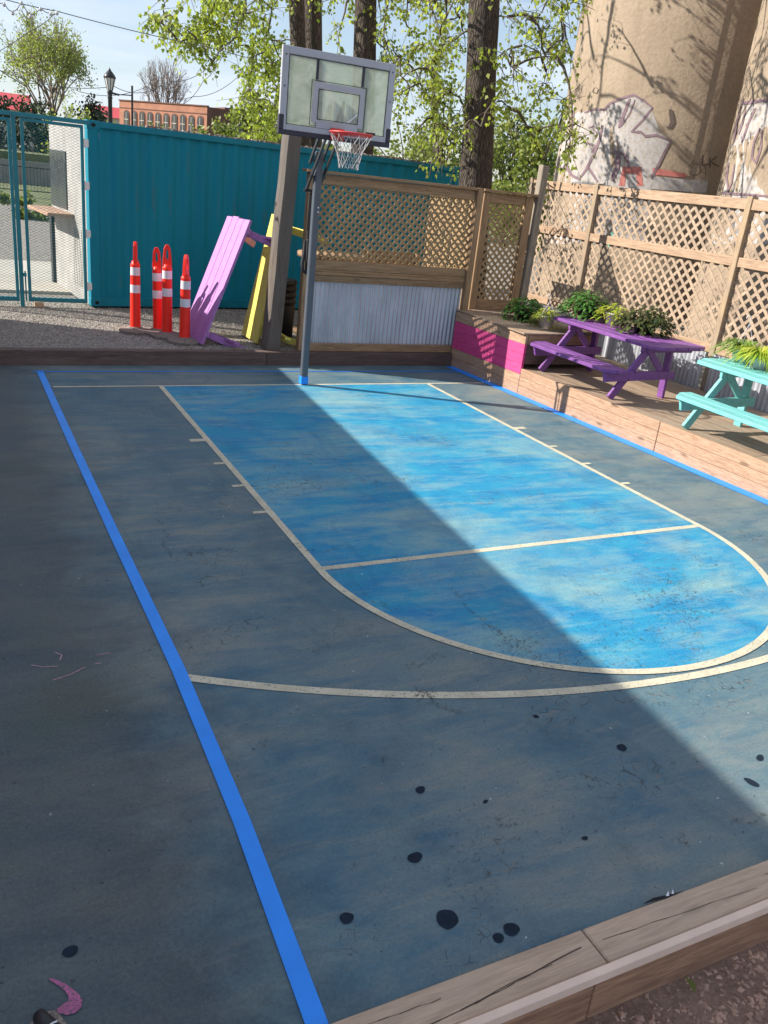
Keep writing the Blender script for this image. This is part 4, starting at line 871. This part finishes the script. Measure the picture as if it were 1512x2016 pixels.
paint_strokes('purple_outline', [([(1452,204),(1475,202),(1500,198),(1530,196)],7),([(1458,210),(1450,245),(1444,280)],4),([(1468,215),(1462,240),(1454,265)],3),([(1488,212),(1474,240),(1460,280)],4),([(1496,252),(1484,280),(1480,310),(1488,322),(1498,290),(1500,255)],4),([(1434,320),(1430,350),(1434,376)],4),([(1420,380),(1450,382),(1512,386)],5),([(1446,322),(1440,360),(1432,378)],3)], SC2, s2, M['gpurple'], .010)

# ================================================================ TREES
def rvec(s=1): return Vector((rng.gauss(0,1), rng.gauss(0,1), rng.gauss(0,1)))*s
class Leaves:
    def __init__(s): s.P = []; 
    def add(s, c, size, droop=.6):
        # leaf: folded diamond-ish 6-point blade
        a = rng.uniform(0, 6.283); n = Vector((math.cos(a), math.sin(a), rng.uniform(-.2, 1.0))).normalized()
        t = Vector((rng.uniform(-1,1), rng.uniform(-1,1), -droop)).normalized(); u = (t-n*t.dot(n)).normalized(); v = n.cross(u)
        L = size*rng.uniform(.7, 1.25); w = L*.42
        s.P.append([c, c+u*L*.3+v*w+n*L*.06, c+u*L, c+u*L*.3-v*w+n*L*.06])
    def build(s, name, m, parent=None):
        n = len(s.P); co = np.array([[tuple(p) for p in q] for q in s.P], dtype=np.float32).reshape(-1, 3)
        me = bpy.data.meshes.new(name); me.vertices.add(n*4); me.vertices.foreach_set('co', co.ravel()); me.loops.add(n*4); me.loops.foreach_set('vertex_index', np.arange(n*4, dtype=np.int32))
        me.polygons.add(n); me.polygons.foreach_set('loop_start', np.arange(0, n*4, 4, dtype=np.int32)); me.update(calc_edges=True); me.materials.append(m)
        o = bpy.data.objects.new(name, me); C.objects.link(o)
        if parent: o.parent = parent
        return o
def trunk_tube(b, p0, p1, r0, r1, n=14, wob=.04, segs=14):
    p0, p1 = Vector(p0), Vector(p1); pts = []; rad = []
    for i in range(segs+1):
        t = i/segs; pts.append(p0.lerp(p1, t)+Vector((math.sin(t*5)*wob, math.cos(t*4)*wob, 0))); rad.append((r0+(r1-r0)*t)*(1+.05*rng.uniform(-1, 1)+.35*math.exp(-t*14)))
    b.tube(pts, rad, n); return pts
def poplar(label, trunks, attractors, leaf_m, leafsize=.085, per=46, spread=.34, base=None, droop=.8):
    t = thing('poplar_tree', label, 'tree', base or trunks[0][0]); o = t.location.copy()
    tb = MB(); nodes = []
    for p0, p1, r0, r1 in trunks:
        pts = trunk_tube(tb, p0, p1, r0, r1); nodes += [(p, .12) for p in pts[5:]]
    loc(tb, t).build('trunk', M['bark'], t)
    bb_ = MB(); lv = Leaves(); top = [n[0] for n in nodes]
    att = sorted(attractors, key=lambda a: min((a-p).length for p in top))
    NP = np.array([tuple(n[0]) for n in nodes])
    for a in att:
        d = NP-np.array(tuple(a)); cost = np.sqrt((d**2).sum(1))+np.maximum(0, d[:, 2])*-.25; k = int(cost.argmin()); s = Vector(NP[k]); L = (a-s).length
        mid = s.lerp(a, .5)+Vector((0,0,.18*L))+rvec(.06*L); n = max(4, int(L/.25)); pts = []
        for i in range(n+1):
            q = i/n; pts.append(s*(1-q)**2+mid*2*q*(1-q)+a*q*q+rvec(.012))
        r = min(.07, .010+.013*L); bb_.tube(pts, [r*(1-i/n)+.005 for i in range(n+1)], 5, caps=False)
        NP = np.vstack([NP, np.array([tuple(p) for p in pts[2:]])])
        m_ = int(per*rng.uniform(.5, 1.4))
        for tw in range(5):
            e = a+rvec(spread*.6)+Vector((0,0,-.25*droop*rng.random())); st = pts[rng.randint(n//2, n)]; md = st.lerp(e, .5)+rvec(.05)+Vector((0,0,.05))
            bb_.tube([st, md, e], [.006,.0045,.003], 4, caps=False)
            for i in range(m_//5):
                q = rng.uniform(.25, 1.05); c = st*(1-q)**2+md*2*q*(1-q)+e*q*q+rvec(.045*spread/.34); lv.add(c, leafsize, droop)
    loc(bb_, t).build('branches', M['twig'], t, normals=False)
    lv.P = [[p-o for p in q] for q in lv.P]; lv.build('foliage', leaf_m, t); return t
def inpoly(x, y, P):
    r = False
    for i in range(len(P)):
        (a, b_), (c, d) = P[i], P[i-1]
        if (b_ > y) != (d > y) and x < (c-a)*(y-b_)/(d-b_)+a: r = not r
    return r
def fill(P, n, D0, D1):
    xs = [p[0] for p in P]; ys_ = [p[1] for p in P]; outp = []
    while len(outp) < n:
        x, y = rng.uniform(min(xs), max(xs)), rng.uniform(min(ys_), max(ys_))
        if inpoly(x, y, P): outp.append(px_at(x, y, rng.uniform(D0, D1)))
    return outp
def tp_(az, D, z): p = at_az(az, 0, D); return Vector((p.x, p.y, z))
# big single trunk, behind the corner screen
A3 = fill([(985,40),(1060,0),(1150,0),(1145,150),(1155,240),(1110,350),(1040,300),(990,180)], 27, 13.5, 16) \
   + fill([(760,90),(925,60),(925,330),(860,350),(775,260)], 32, 14.5, 17) + fill([(740,-260),(1240,-260),(1150,60),(760,60)], 60, 13, 18.5) + fill([(950,60),(1010,60),(1000,250),(930,250)], 5, 14.5, 15.2)
b0 = tp_(32.4, 16.2, 0)
A3 += [b0+Vector((rng.uniform(-4, 4), rng.uniform(-3, 5), rng.uniform(7.5, 12.5))) for _ in range(70)]
poplar('big leafy poplar with one thick furrowed trunk behind the corner of the fences', [(tp_(32.5,16.2,.0), tp_(30.4,16.0,7.2), .31, .24), (tp_(30.4,16.0,7.15), tp_(29.5,16.6,12), .24, .1)], A3, M['lf_poplar'], .07, 40)
A2 = fill([(620,-200),(930,-200),(920,110),(780,110),(640,100)], 62, 17.5, 20.5) + fill([(770,100),(880,100),(860,250),(780,220)], 9, 18, 20)
A2 += [tp_(24.2, 20, 0)+Vector((rng.uniform(-3.5, 3.5), rng.uniform(-3, 4), rng.uniform(8, 12.5))) for _ in range(34)]
poplar('leafy poplar with a slender trunk right behind the top of the backboard', [(tp_(24.9,19.2,.0), tp_(23.75,19.2,7.3), .27, .2), (tp_(23.75,19.2,7.25), tp_(23.6,19.2,12), .2, .08)], A2, M['lf_poplar'], .08, 48)
A1 = fill([(285,20),(345,-60),(480,-80),(480,60),(420,125),(370,110),(330,70)], 32, 17.5, 20) + fill([(400,-120),(660,-120),(660,90),(430,90)], 42, 19, 23) + fill([(470,90),(560,90),(555,285),(500,290),(475,200)], 44, 20, 23) + [px_at(x,y,18.6) for x,y in ((296,38),(350,84),(404,112),(420,120),(385,75),(440,95))]
A1 += [tp_(20.5, 23, 0)+Vector((rng.uniform(-4.5, 3), rng.uniform(-3, 4), rng.uniform(8.5, 13))) for _ in range(36)]
poplar('spreading poplar with twin trunks left of the backboard', [(tp_(21.3,22.5,.0), tp_(19.65,22.5,7.5), .24, .17), (tp_(21.75,23,.0), tp_(20.7,23,7.8), .27, .2), (tp_(20.7,23,7.75), tp_(20.3,23,12.5), .2, .07)], A1, M['lf_poplar'], .085, 50)

def puff_tree(name, label, az, D, zbase, ztop, width, m_leaf, nl, size, trunk=True, m_tr=None, shape='round', cat='tree', group=None, nbr=26, zc0=.25):
    p = tp_(az, D, zbase); t = thing(name, label, cat, p, 0, group); H = ztop-zbase; lv = Leaves(); b = MB(); tips = []
    if trunk: b.tube([(0,0,-.2),(0.02*H,0,H*.25),(0,0,H*.5)], [.035*H,.025*H,.014*H], 8)
    for k in range(nbr):
        a = rng.uniform(0, 6.283); f = rng.uniform(zc0, 1)
        rad = width/2*(math.sin(math.pi*min(1, max(.05, (f-zc0)/(1-zc0)*.85+.15)))**.6 if shape == 'round' else (1-f)*1.1+.08)*rng.uniform(.55, 1.08)
        e = Vector((math.cos(a)*rad, math.sin(a)*rad, H*f)); s = Vector((0,0,H*max(.08, f*.45))); md = s.lerp(e, .45)+Vector((0,0,.1*H*(.5 if shape == 'round' else -.3))); tips.append((s, md, e))
        b.tube([s, s.lerp(md,.5)+rvec(.01*H), md, md.lerp(e,.5)+rvec(.01*H), e], [.008*H,.007*H,.005*H,.0035*H,.001*H], 5, caps=False)
        for j in range(4):
            q = rng.uniform(.4, .95); st = s*(1-q)**2+md*2*q*(1-q)+e*q*q; en = st+rvec(.07*H)+Vector((0,0,.05*H)); b.tube([st, st.lerp(en,.5)+rvec(.01*H), en], [.003*H,.002*H,.001*H], 4, caps=False); tips.append((st, st.lerp(en,.5), en))
    for i in range(nl):
        s, md, e = rng.choice(tips); q = rng.uniform(.35, 1.08); c = s*(1-q)**2+md*2*q*(1-q)+e*q*q+rvec(.035*H); c.z = max(.02*H, c.z); lv.add(c, size, .3)
    if trunk or nbr: b.build('trunk', m_tr or M['twig'], t, normals=False)
    if nl: lv.build('foliage', m_leaf, t)
    return t
def fractal_tree(name, label, az, D, ztop, width, m_wood, m_leaf, leaf_size, per_tip, depth, base_frac=.2, r0=.03, up=.25):
    p = tp_(az, D, 0); t = thing(name, label, 'tree', p); H = ztop; segs = []; tips = []
    def grow(p, d, L, r, k):
        m1 = p+d*L*.5+rvec(.04*L); e = p+d*L; segs.append(([p, m1, e], [r, r*.85, r*.7]))
        if k <= 2: tips.append((p, e))
        if k == 0: return
        top_ = k >= depth-1; n_ = 4 if top_ else (3 if rng.random() < .45 else 2); az0 = rng.uniform(0, 6.28)
        for j in range(n_):
            nd = (d+Vector((math.cos(az0+j*6.283/n_), math.sin(az0+j*6.283/n_), 0))*(rng.uniform(.35,.7) if j or k < depth else .1)+rvec(.12)).normalized() if top_ else (d+rvec(.42)+Vector((0,0,up))*(1 if k > 2 else .2)+Vector((p.x,p.y,0))*(.25/H)).normalized(); grow(e, nd, L*rng.uniform(.68,.9), r*.68, k-1)
    grow(Vector((0,0,0)), Vector((0,0,1)), H*base_frac, H*r0, depth)
    mx = sorted(s_[0][-1].z for s_ in segs)[int(len(segs)*.995)]; rad_ = sorted(math.hypot(s_[0][-1].x, s_[0][-1].y) for s_ in segs)[int(len(segs)*.97)]
    kz, kx = H/mx, width/2/rad_; f = lambda v: Vector((v.x*kx, v.y*kx, v.z*kz)); b = MB()
    for pts, rr in segs: b.tube([f(q) for q in pts], rr, 4 if rr[0] < .01*H else 7, caps=False)
    b.build('trunk', m_wood, t, normals=False)
    if per_tip:
        lv = Leaves()
        for a, e in tips:
            a, e = f(a), f(e)
            for i in range(per_tip): c = a.lerp(e, rng.uniform(.1, 1.3))+rvec(.018*H); lv.add(c-Vector((0,0,rng.random()*.03*H)), leaf_size, 1.2)
        lv.build('foliage', m_leaf, t)
    return t
fractal_tree('willow_tree', 'tall pale green loose tree beyond the container at far left', 6.1, 70, 10.5, 8.6, M['baretwig'], M['lf_willow'], .14, 9, 6, .2, .014)
fractal_tree('bare_tree', 'bare grey-brown tree rising behind the brick building', 12.55, 172, 18.6, 9.8, M['baretwig'], None, 0, 0, 7, .24, .014)
for i, (az, D, zt, w, m, lab) in enumerate([(5.35,64,5.3,4.4,'lf_conif','dark evergreen tree standing under the tall pale tree'),(7.4,62,5.1,4.3,'lf_willow','yellow-green bushy tree right of the dark evergreen'),(8.35,68,5.5,2.2,'lf_conif','narrow dark evergreen right of the yellow-green tree'),(3.3,66,5.0,3.4,'lf_conif','dark evergreen cut off by the left edge'),(8.9,72,4.6,2.2,'lf_conif','small dark evergreen just left of the street lamp')]):
    puff_tree('bushy_tree' if m == 'lf_willow' else 'evergreen_tree', lab, az, D, 0, zt, w, M[m], 2600, .2, shape='round', nbr=34, zc0=.08)
for i, (az, D, zt, w, lab) in enumerate([(11.9,50,3.95,3.2,'low green bush before the left part of the brick building'),(14.6,50,3.9,2.6,'low green bush before the brick building corner'),(16.0,46,4.3,2.6,'green bush before the dark side of the brick building'),(17.8,40,5.2,3.0,'tall yellow-green bush at the right end of the brick building'),(19.3,36,5.0,3,'dense green bush behind the old timber post'),
        (27.5,48,6.2,5,'light green bush seen between backboard and big trunk'),(29.6,45,7.0,5,'light green bush just left of the big trunk'),(34.0,42,6.3,4.6,'light green bush just right of the big trunk'),(35.6,38,5.2,4.2,'low green bush between the big trunk and the silo'),(37.5,46,6.6,5,'light green bush half hidden by the silo')]):
    puff_tree('leafy_bush', lab, az, D, 0, zt, w, M['lf_bush'], 2400, .2, nbr=26, zc0=.05, cat='bush', group='green bushes beyond the yard')
b = MB(); lvs = Leaves()
for i in range(9000):
    a = rng.uniform(-6, 60); D = rng.uniform(118, 135); p = tp_(a, D, 0); p.z = rng.random()**.7*(4.2+1.2*math.sin(a*.9)+.7*math.sin(a*2.3)); lvs.add(p, .9, .2)
tag(lvs.build('treeline', M['lf_spring']), 'low far-off line of green trees along the horizon', 'treeline', kind='stuff')

# ================================================================ POTTED PLANTS
def pot(t, r, h, m):
    b = MB(); b.lathe([(0,0),(r*.72,0),(r*.95,h*.86),(r*1.04,h*.86),(r*1.06,h),(r*.92,h),(r*.90,h*.9)], n=24); b.build('pot', m, t)
    b = MB(); b.lathe([(0,h*.9),(r*.9,h*.9)], n=24); b.build('soil', M['soil'], t)
def blade(b, p0, d, L, w, curve=.5):
    p0 = Vector(p0); d = Vector(d).normalized(); s = d.cross(Z_); s = s.normalized() if s.length > .01 else X; vs = []; n = 4
    for i in range(n+1):
        q = i/n; p = p0+d*L*q+Vector((0,0,-curve*L*q*q)); ww = w*math.sin(math.pi*(.12+.88*q))*(1-q*.2); vs += [p-s*ww/2+Vector((0,0,ww*.12)), p+s*ww/2+Vector((0,0,ww*.12))]
    b.add(vs, [(2*i,2*i+1,2*i+3,2*i+2) for i in range(n)], True)
def plant(label, x, y, z, potr, poth, potm, rad, h, m, n, ll, lw, hook=False, style='broad', name='potted_plant', group='potted plants set out on box and tables', trail=0):
    t = thing(name, label, 'potted plant', (x, y, z), rng.uniform(0, 6), group); pot(t, potr, poth, potm); b = MB(); sb = MB()
    for k in range(n):
        a = rng.uniform(0, 6.283)
        if style == 'broad':
            ph = rng.random(); rr = rad*math.sqrt(rng.random()); zc = poth*.7+h*math.sqrt(max(0, 1-(rr/rad)**2))*rng.uniform(.25, 1)
            if trail and rng.random() < trail: rr = rad*rng.uniform(.8, 1.25); zc = poth*rng.uniform(0.05, 1.1)
            p = Vector((rr*math.cos(a), rr*math.sin(a), zc)); d = Vector((math.cos(a+rng.uniform(-1,1)), math.sin(a+rng.uniform(-1,1)), rng.uniform(-.3,.7)))
            blade(b, p, d, ll*rng.uniform(.6,1.2), lw*rng.uniform(.7,1.2), .45)
            if k % 5 == 0: sb.tube([(0,0,poth*.9), p*.6+Vector((0,0,poth*.4)), p], .003, 4, caps=False)
        else:
            d = Vector((math.cos(a), math.sin(a), rng.uniform(.3, 1.6))); blade(b, (math.cos(a)*potr*.2, math.sin(a)*potr*.2, poth*.85), d, rad*1.5*rng.uniform(.6,1.2), lw, .7)
    b.build('foliage', m, t, normals=False)
    if sb.v: sb.build('stems', M['twig'], t, normals=False)
    if hook:
        b = MB(); hz = poth+h+.06
        for k in range(3): a = k*2.09+.4; b.tube([(potr*math.cos(a), potr*math.sin(a), poth), (0,0,hz)], .0022, 5)
        b.tube([(0,0,hz)]+[(.025-.025*math.cos(q), 0, hz+.06+.025*math.sin(q)) for q in np.linspace(0,3.6,8)], .004, 6); b.build('hanger', M['twig'] if hook == 'dark' else M['pot'], t)
    return t
plant('bushy dark green potted plant on the painted box by the corner', 3.60, .42, .846, .12, .13, M['black'], .27, .26, M['lf_green'], 420, .09, .05, trail=.3)
plant('yellow-green plant in a white hanging pot on the painted box', 3.60, -.14, .846, .12, .17, M['pot'], .17, .15, M['lf_lime'], 170, .10, .035, hook='white', trail=.2)
plant('dense dark green vine at the left end of the purple table', 4.02, -.46, 1.055, .15, .14, M['black'], .31, .29, M['lf_green'], 560, .09, .05, hook='dark', trail=.35)
plant('yellow-green spiky plant in a white pot in the middle of the purple table', 4.08, -.96, 1.055, .115, .16, M['pot'], .20, .17, M['lf_lime'], 150, .12, .04, trail=.15)
plant('sprawling dark olive plant at the right end of the purple table', 4.14, -1.52, 1.055, .16, .14, M['black'], .31, .27, M['lf_dark'], 520, .10, .05, hook='dark', trail=.35)
plant('striped grassy plant in a pale aqua pot on the aqua table', 4.10, -3.19, 1.055, .12, .16, M['potaqua'], .27, .22, M['lf_stripe'], 260, .16, .022, style='spike', hook='white')
plant('yellow-green striped plant in a white pot on the aqua table', 4.00, -3.52, 1.055, .11, .15, M['pot'], .27, .22, M['lf_lime'], 260, .16, .024, style='spike')

# ================================================================ BEHIND THE BACK FENCE
sp = thing('cable_spool', 'round wooden spool table seen dimly through the brown lattice', 'spool table', (1.45, 2.6, GZ))
b = MB(); b.lathe([(0,1.18),(.62,1.18),(.62,1.24),(0,1.24)], n=28); b.build('disc', M['lumber_x'], sp)
b = MB(); b.lathe([(0,.0),(.62,.0),(.62,.06),(0,.06)], n=28); b.build('disc', M['lumber_x'], sp)
b = MB(); b.lathe([(.26,.06),(.26,1.18)], n=20); b.build('drum', M['lumber_z'], sp)
bt = thing('wooden_bench', 'brown wooden bench behind the brown lattice fence', 'bench', (2.35, 2.3, GZ))
b = MB(); b.box((-.5,-.2,1.0),(.5,.2,1.05)); b.build('seat', M['lumber_x'], bt)
for sx in (-.45,.42):
    b = MB(); b.box((sx,-.18,0),(sx+.06,-.12,1.0)); b.box((sx,.12,0),(sx+.06,.18,1.35)); b.build('leg', M['lumber_z'], bt)
b = MB(); b.box((-.5,.185,1.1),(.5,.21,1.35)); b.build('backrest', M['lumber_x'], bt)

# ================================================================ FAR BACKGROUND
P0 = at_az(9.85, 0, 166); P1 = at_az(14.93, 0, 150); P2 = P1+Vector((8.5, 1.4, 0)); HB = 10.0; P0.z = P1.z = P2.z = 0
bk = thing('brick_building', 'long two-tone brick building with a row of arched windows', 'building', (P1.x, P1.y, 0)); e = (P0-P1).xy; Lf = e.length; e = Vector((e.x, e.y, 0)).normalized(); nf = Vector((-e.y, e.x, 0))
if nf.y > 0: nf = -nf
def bpt(s, d, z): return e*s-nf*d+Vector((0,0,z))
b = MB(); b.prism([bpt(0,0,0), bpt(Lf,0,0), bpt(Lf,3,0), bpt(.3,.6,0)], (0,0,HB)); b.build('front_wing', M['brick'], bk)
b = MB(); q = (P2-P1); q.z = 0; o_ = q.normalized()*.02; b.prism([o_, q, q+Vector((-1,14,0)), o_+Vector((-1,14,0))], (0,0,HB-.02)); b.prism([q*.35+Vector((0,-.02,0)), q*1.02+Vector((0,-.02,0)), q*1.02+Vector((-1,14,0)), q*.35+Vector((-1,14,0))], (0,0,HB+.28)); b.build('side_wing', M['brickdk'], bk)
b = MB(); b.prism([bpt(-.15,-.15,HB+.001), bpt(Lf+.1,-.15,HB+.001), bpt(Lf+.1,.3,HB+.001), bpt(-.15,.3,HB+.001)], (0,0,.16))
b.prism([bpt(-.05,-.06,HB-1.15), bpt(Lf,-.06,HB-1.15), bpt(Lf,-.002,HB-1.15), bpt(-.05,-.002,HB-1.15)], (0,0,.14)); b.build('cornice', M['brickdk'], bk)
for k in range(10):
    s = .9+k*(Lf-1.4)/10; w, z0, z1 = 1.15, 5.0, 8.0
    ar = [(s+w/2-w/2*math.cos(a), z1+w*.42*math.sin(a)) for a in np.linspace(0, math.pi, 9)]
    def ring(d, grow): return [bpt(s-grow, d, z0)]+[bpt(s+w/2+(x-s-w/2)*(1+2*grow/w), d, z+(grow if z > z1 else 0)) for x, z in ar]+[bpt(s+w+grow, d, z0)]
    b = MB(); b.prism(ring(-.09,.13), nf*.0-nf*.0+e*0+Vector((0,0,0))+nf*-.085); o = b.build('window', M['brickdk'], bk)
    b = MB(); b.prism(ring(-.12,-.02), nf*-.025); b.build('pane', M['glassdk'], o)
    b = MB(); b.prism([bpt(s+w/2-.04,-.145,z0), bpt(s+w/2+.04,-.145,z0), bpt(s+w/2+.04,-.145,z1+.3), bpt(s+w/2-.04,-.145,z1+.3)], nf*-.02); b.prism([bpt(s+.05,-.146,z1-.9), bpt(s+w-.05,-.146,z1-.9), bpt(s+w-.05,-.146,z1-.8), bpt(s+.05,-.146,z1-.8)], nf*-.02); b.build('glazing_bar', M['cream'], o)
dq = q.normalized(); nq = Vector((dq.y, -dq.x, 0))
b = MB()
pz = dq*4.0+nq*.05; b.prism([pz+Vector((0,0,5)), pz+dq*2.6+Vector((0,0,5)), pz+dq*2.6+Vector((0,0,8.2)), pz+Vector((0,0,8.2))], nq*.05); b.build('side_window', M['glassdk'], bk)
def gable(name, label, az0, az1, D, ze, zr, m_r, m_w):
    a, c = tp_(az0, D, 0), tp_(az1, D, 0); t = thing(name, label, 'building', a, 0, 'low buildings with red roofs'); d = c-a; L = d.length; d.normalize(); n = Vector((-d.y, d.x, 0)); n = n if n.y > 0 else -n
    b = MB(); b.prism([Vector((0,0,0)), d*L, d*L+n*10, n*10], (0,0,ze)); b.build('walls', m_w, t)
    b = MB(); b.prism([-n*.4+Vector((0,0,ze)), n*5+Vector((0,0,zr)), n*10.4+Vector((0,0,ze))], d*L); b.build('roof', m_r, t)
    b = MB()
    for k in range(int(L/3)): b.prism([d*(1+3*k)-n*.03+Vector((0,0,1.2)), d*(2.2+3*k)-n*.03+Vector((0,0,1.2)), d*(2.2+3*k)-n*.03+Vector((0,0,ze-.8)), d*(1+3*k)-n*.03+Vector((0,0,ze-.8))], -n*.04)
    b.build('windows', M['glassdk'], t)
gable('red_roof_building', 'far cream building with a red roof at the left edge', -1, 5.1, 110, 5.2, 7.0, M['redroof'], M['cream'])
gable('red_roof_building', 'far building with a red roof just left of the brick building', 8.0, 10.3, 190, 7.8, 9.9, M['redroof'], M['cream'])
gable('white_shed', 'low pale building glimpsed between backboard and big tree', 26.6, 29.2, 70, 3.2, 4.4, M['white'], M['white'])
# street lamp
lp = thing('street_lamp', 'black old-style street lamp with a glass lantern above the container', 'street lamp', tp_(9.33, 27, GZ)); k = 27/1652.93*1.08
b = MB(); b.lathe([(0,0),(.16,0),(.16,.25),(.09,.4),(.075,.9),(.065,1.0),(.058,3.72),(.075,3.76),(.055,3.80),(.07,3.86),(.085,3.93),(.06,3.95)], n=14); b.build('post', M['iron'], lp)
b = MB(); b.lathe([(.075,3.95),(.145,4.26)], n=8, smooth=False); b.build('lantern_glass', M['glass_l'], lp)
b = MB()
for j in range(8): a = 2*math.pi*j/8; b.tube([(.077*math.cos(a),.077*math.sin(a),3.95),(.148*math.cos(a),.148*math.sin(a),4.26)], .009, 5)
b.lathe([(.165,4.255),(.175,4.275),(.145,4.33),(.09,4.40),(.05,4.44),(.035,4.47),(.012,4.50),(.0,4.55)], n=12); b.build('lantern_cap', M['iron'], lp)
lp.scale = (.98,.98,.98)
ul = thing('utility_pole', 'thin plain pole with a short arm before the brick building', 'pole', tp_(10.58, 66, 0)); b = MB(); b.tube([(0,0,0),(0,0,6.55)], .07, 8); b.build('pole', M['iron'], ul)
b = MB(); b.tube([(0,0,5.95),(-.9,.3,5.9)], .04, 6); b.tube([(-.8,.28,5.88),(-1.3,.45,5.95)], .075, 6); b.build('arm', M['iron'], ul)
# low wall, fence, plants through the gate
wl = thing('retaining_wall', 'low grey retaining wall with grass on top seen through the gate mesh', 'wall', (-4, 44, 0)); b = MB(); b.box((-14,0,0),(22,.5,1.35)); b.build('wall', M['wallstone'], wl)
b = MB(); b.box((-14,.5,0),(22,6,1.75)); b.build('bank', M['grass'], wl)
fn = thing('rail_fence', 'thin black rail fence in front of the retaining wall', 'fence', (-6, 33, GZ))
for x in np.arange(0, 12, 2.4):
    b = MB(); b.box((x-.03,-.03,0),(x+.03,.03,1.25)); b.build('post', M['iron'], fn)
b = MB(); b.box((0,-.015,1.18),(9.6,.015,1.22)); b.box((0,-.015,.2),(9.6,.015,.24))
for x in np.arange(.12, 9.6, .14): b.box((x-.007,-.007,.24),(x+.007,.007,1.18))
b.build('rails', M['iron'], fn)
for i, (az, D, zt, w) in enumerate([(3.9,31,1.0,2.4),(5.1,31,.95,2.4)]):
    puff_tree('leafy_bush', ['low green bush at the left seen through the gate mesh','low green bush right beside the counter seen through the mesh'][i], az, D, .1, zt, w, M['lf_bush'], 700, .12, nbr=12, zc0=.02, cat='bush', trunk=False)
# cables
def cable(label, pts, sag, rad, name='overhead_cable'):
    b = MB(); P = []
    for i in range(len(pts)-1):
        a, c = Vector(pts[i]), Vector(pts[i+1])
        for q in np.linspace(0, 1, 13)[(0 if i == 0 else 1):]: P.append(a.lerp(c, q)-Vector((0,0,sag*4*q*(1-q))))
    b.tube(P, rad, 5); return tag(b.build(name, M['cable']), label, 'cable', 'overhead cables')
cable('thin cable crossing the sky from top left toward the poplar', [px_at(-60,-22,14), px_at(112,22,14), px_at(420,95,16), px_at(560,128,19)], .02, .006)
cable('thin cable rising to the join at top left', [px_at(-40,118,14), px_at(60,60,14), px_at(112,22,14)], .03, .005)
cable('low power line sagging behind the street lamp', [px_at(-20,130,60), px_at(225,170,60), px_at(330,160,60), px_at(440,105,60)], .5, .02)
cable('power line dropping steeply right of the bare tree', [px_at(360,205,60), px_at(400,160,60), px_at(442,104,60)], .2, .02)
cable('power line climbing right above the brick building', [px_at(150,178,60), px_at(290,170,60), px_at(380,190,60), px_at(480,140,60)], .4, .018)
sl = thing('string_lights', 'string of small bulbs drooping at the top left corner', 'string lights', px_at(0,5,13)); o = sl.location.copy(); b = MB(); b2 = MB(); P = []
zig = [(-30,-4),(8,5),(25,22),(42,2),(60,28),(80,14),(100,24),(112,22)]
for i in range(len(zig)-1):
    a, c = px_at(*zig[i],13)-o, px_at(*zig[i+1],13)-o
    for q in np.linspace(0,1,6)[:-1]: P.append(a.lerp(c,q)-Vector((0,0,.03*4*q*(1-q))))
    b2 = MB(); b2.lathe([(0,-.05),(.018,-.04),(.022,-.02),(.01,.0)], c, n=8); b2.build('bulb', M['glass_l'], sl)
b.tube(P, .005, 4); b.build('wire', M['cable'], sl)

# small glossy black object at the lower left corner of the court
g = on_z(92, 2008, .03); sh = thing('shoe', 'black shoe toe with a pale glossy stripe at the bottom left corner', 'shoe', (g.x, g.y-.02, 0), R(20))
b = MB(); nr = 8; rings = []
for i in range(nr+1):
    q = i/nr; y = .06-q*.30; w = .048*math.sin(math.pi*min(.5, .08+q*.42))**.6; h = .03+.035*q
    rings.append([(w*math.cos(a), y, .012+h*max(0, math.sin(a))**.8) for a in np.linspace(0, math.pi, 9)])
vs = [p for r in rings for p in r]; fs = [(i*9+k, i*9+k+1, (i+1)*9+k+1, (i+1)*9+k) for i in range(nr) for k in range(8)]+[tuple(range(8,-1,-1))]
b.add(vs, fs, True); b.build('upper', M['black'], sh)
b = MB(); b.prism([(.052*math.cos(a), .062+.02*math.sin(a)*0+(.03*math.sin(a) if math.sin(a) > 0 else 0)-.03, 0) for a in np.linspace(0, math.pi, 9)]+[(-.052,-.24,0),(.052,-.24,0)], (0,0,.012)); b.build('sole', M['rubber'], sh)
b = MB(); b.tube([(-.022,-.02,.050),(-.01,-.02,.0535),(.01,-.02,.0535),(.022,-.02,.050)], .003, 6); b.build('stripe', M['reflect'], sh)  # pale bar stands in for the shine on the black upper

# ================================================================ THE BUILDING THAT SHADES THE COURT (unseen, left; shape fitted to its shadow)
L0 = Vector((.02,1.45,0)); L1 = Vector((-.76,-8.1,0)); dL = (L1-L0)
def edge(t):                        # roof edge above the shadow line: 5.1 m away at the back, rising towards the front
    k = 5.1+3.4*t; p = L0+dL*t+SUN_AZ_DIR*k; p.z = .61*k; return p
A_, B_, B2 = edge(0), edge(1), edge(1.9)
fl = lambda p, z=-.2: Vector((p.x, p.y, z))
b = MB(); nv = [A_, B_, B2, B2+Vector((-10,0,0)), A_+Vector((-10,4.2,0))]
b.add([fl(p) for p in nv]+nv, [(0,1,6,5),(1,2,7,6),(2,3,8,7),(3,4,9,8),(4,0,5,9),(5,6,7,8,9),(4,3,2,1,0)])
tag(b.build('brick_warehouse', M['brick']), 'low brick warehouse with rising roof left of the court whose shadow covers it', 'building')
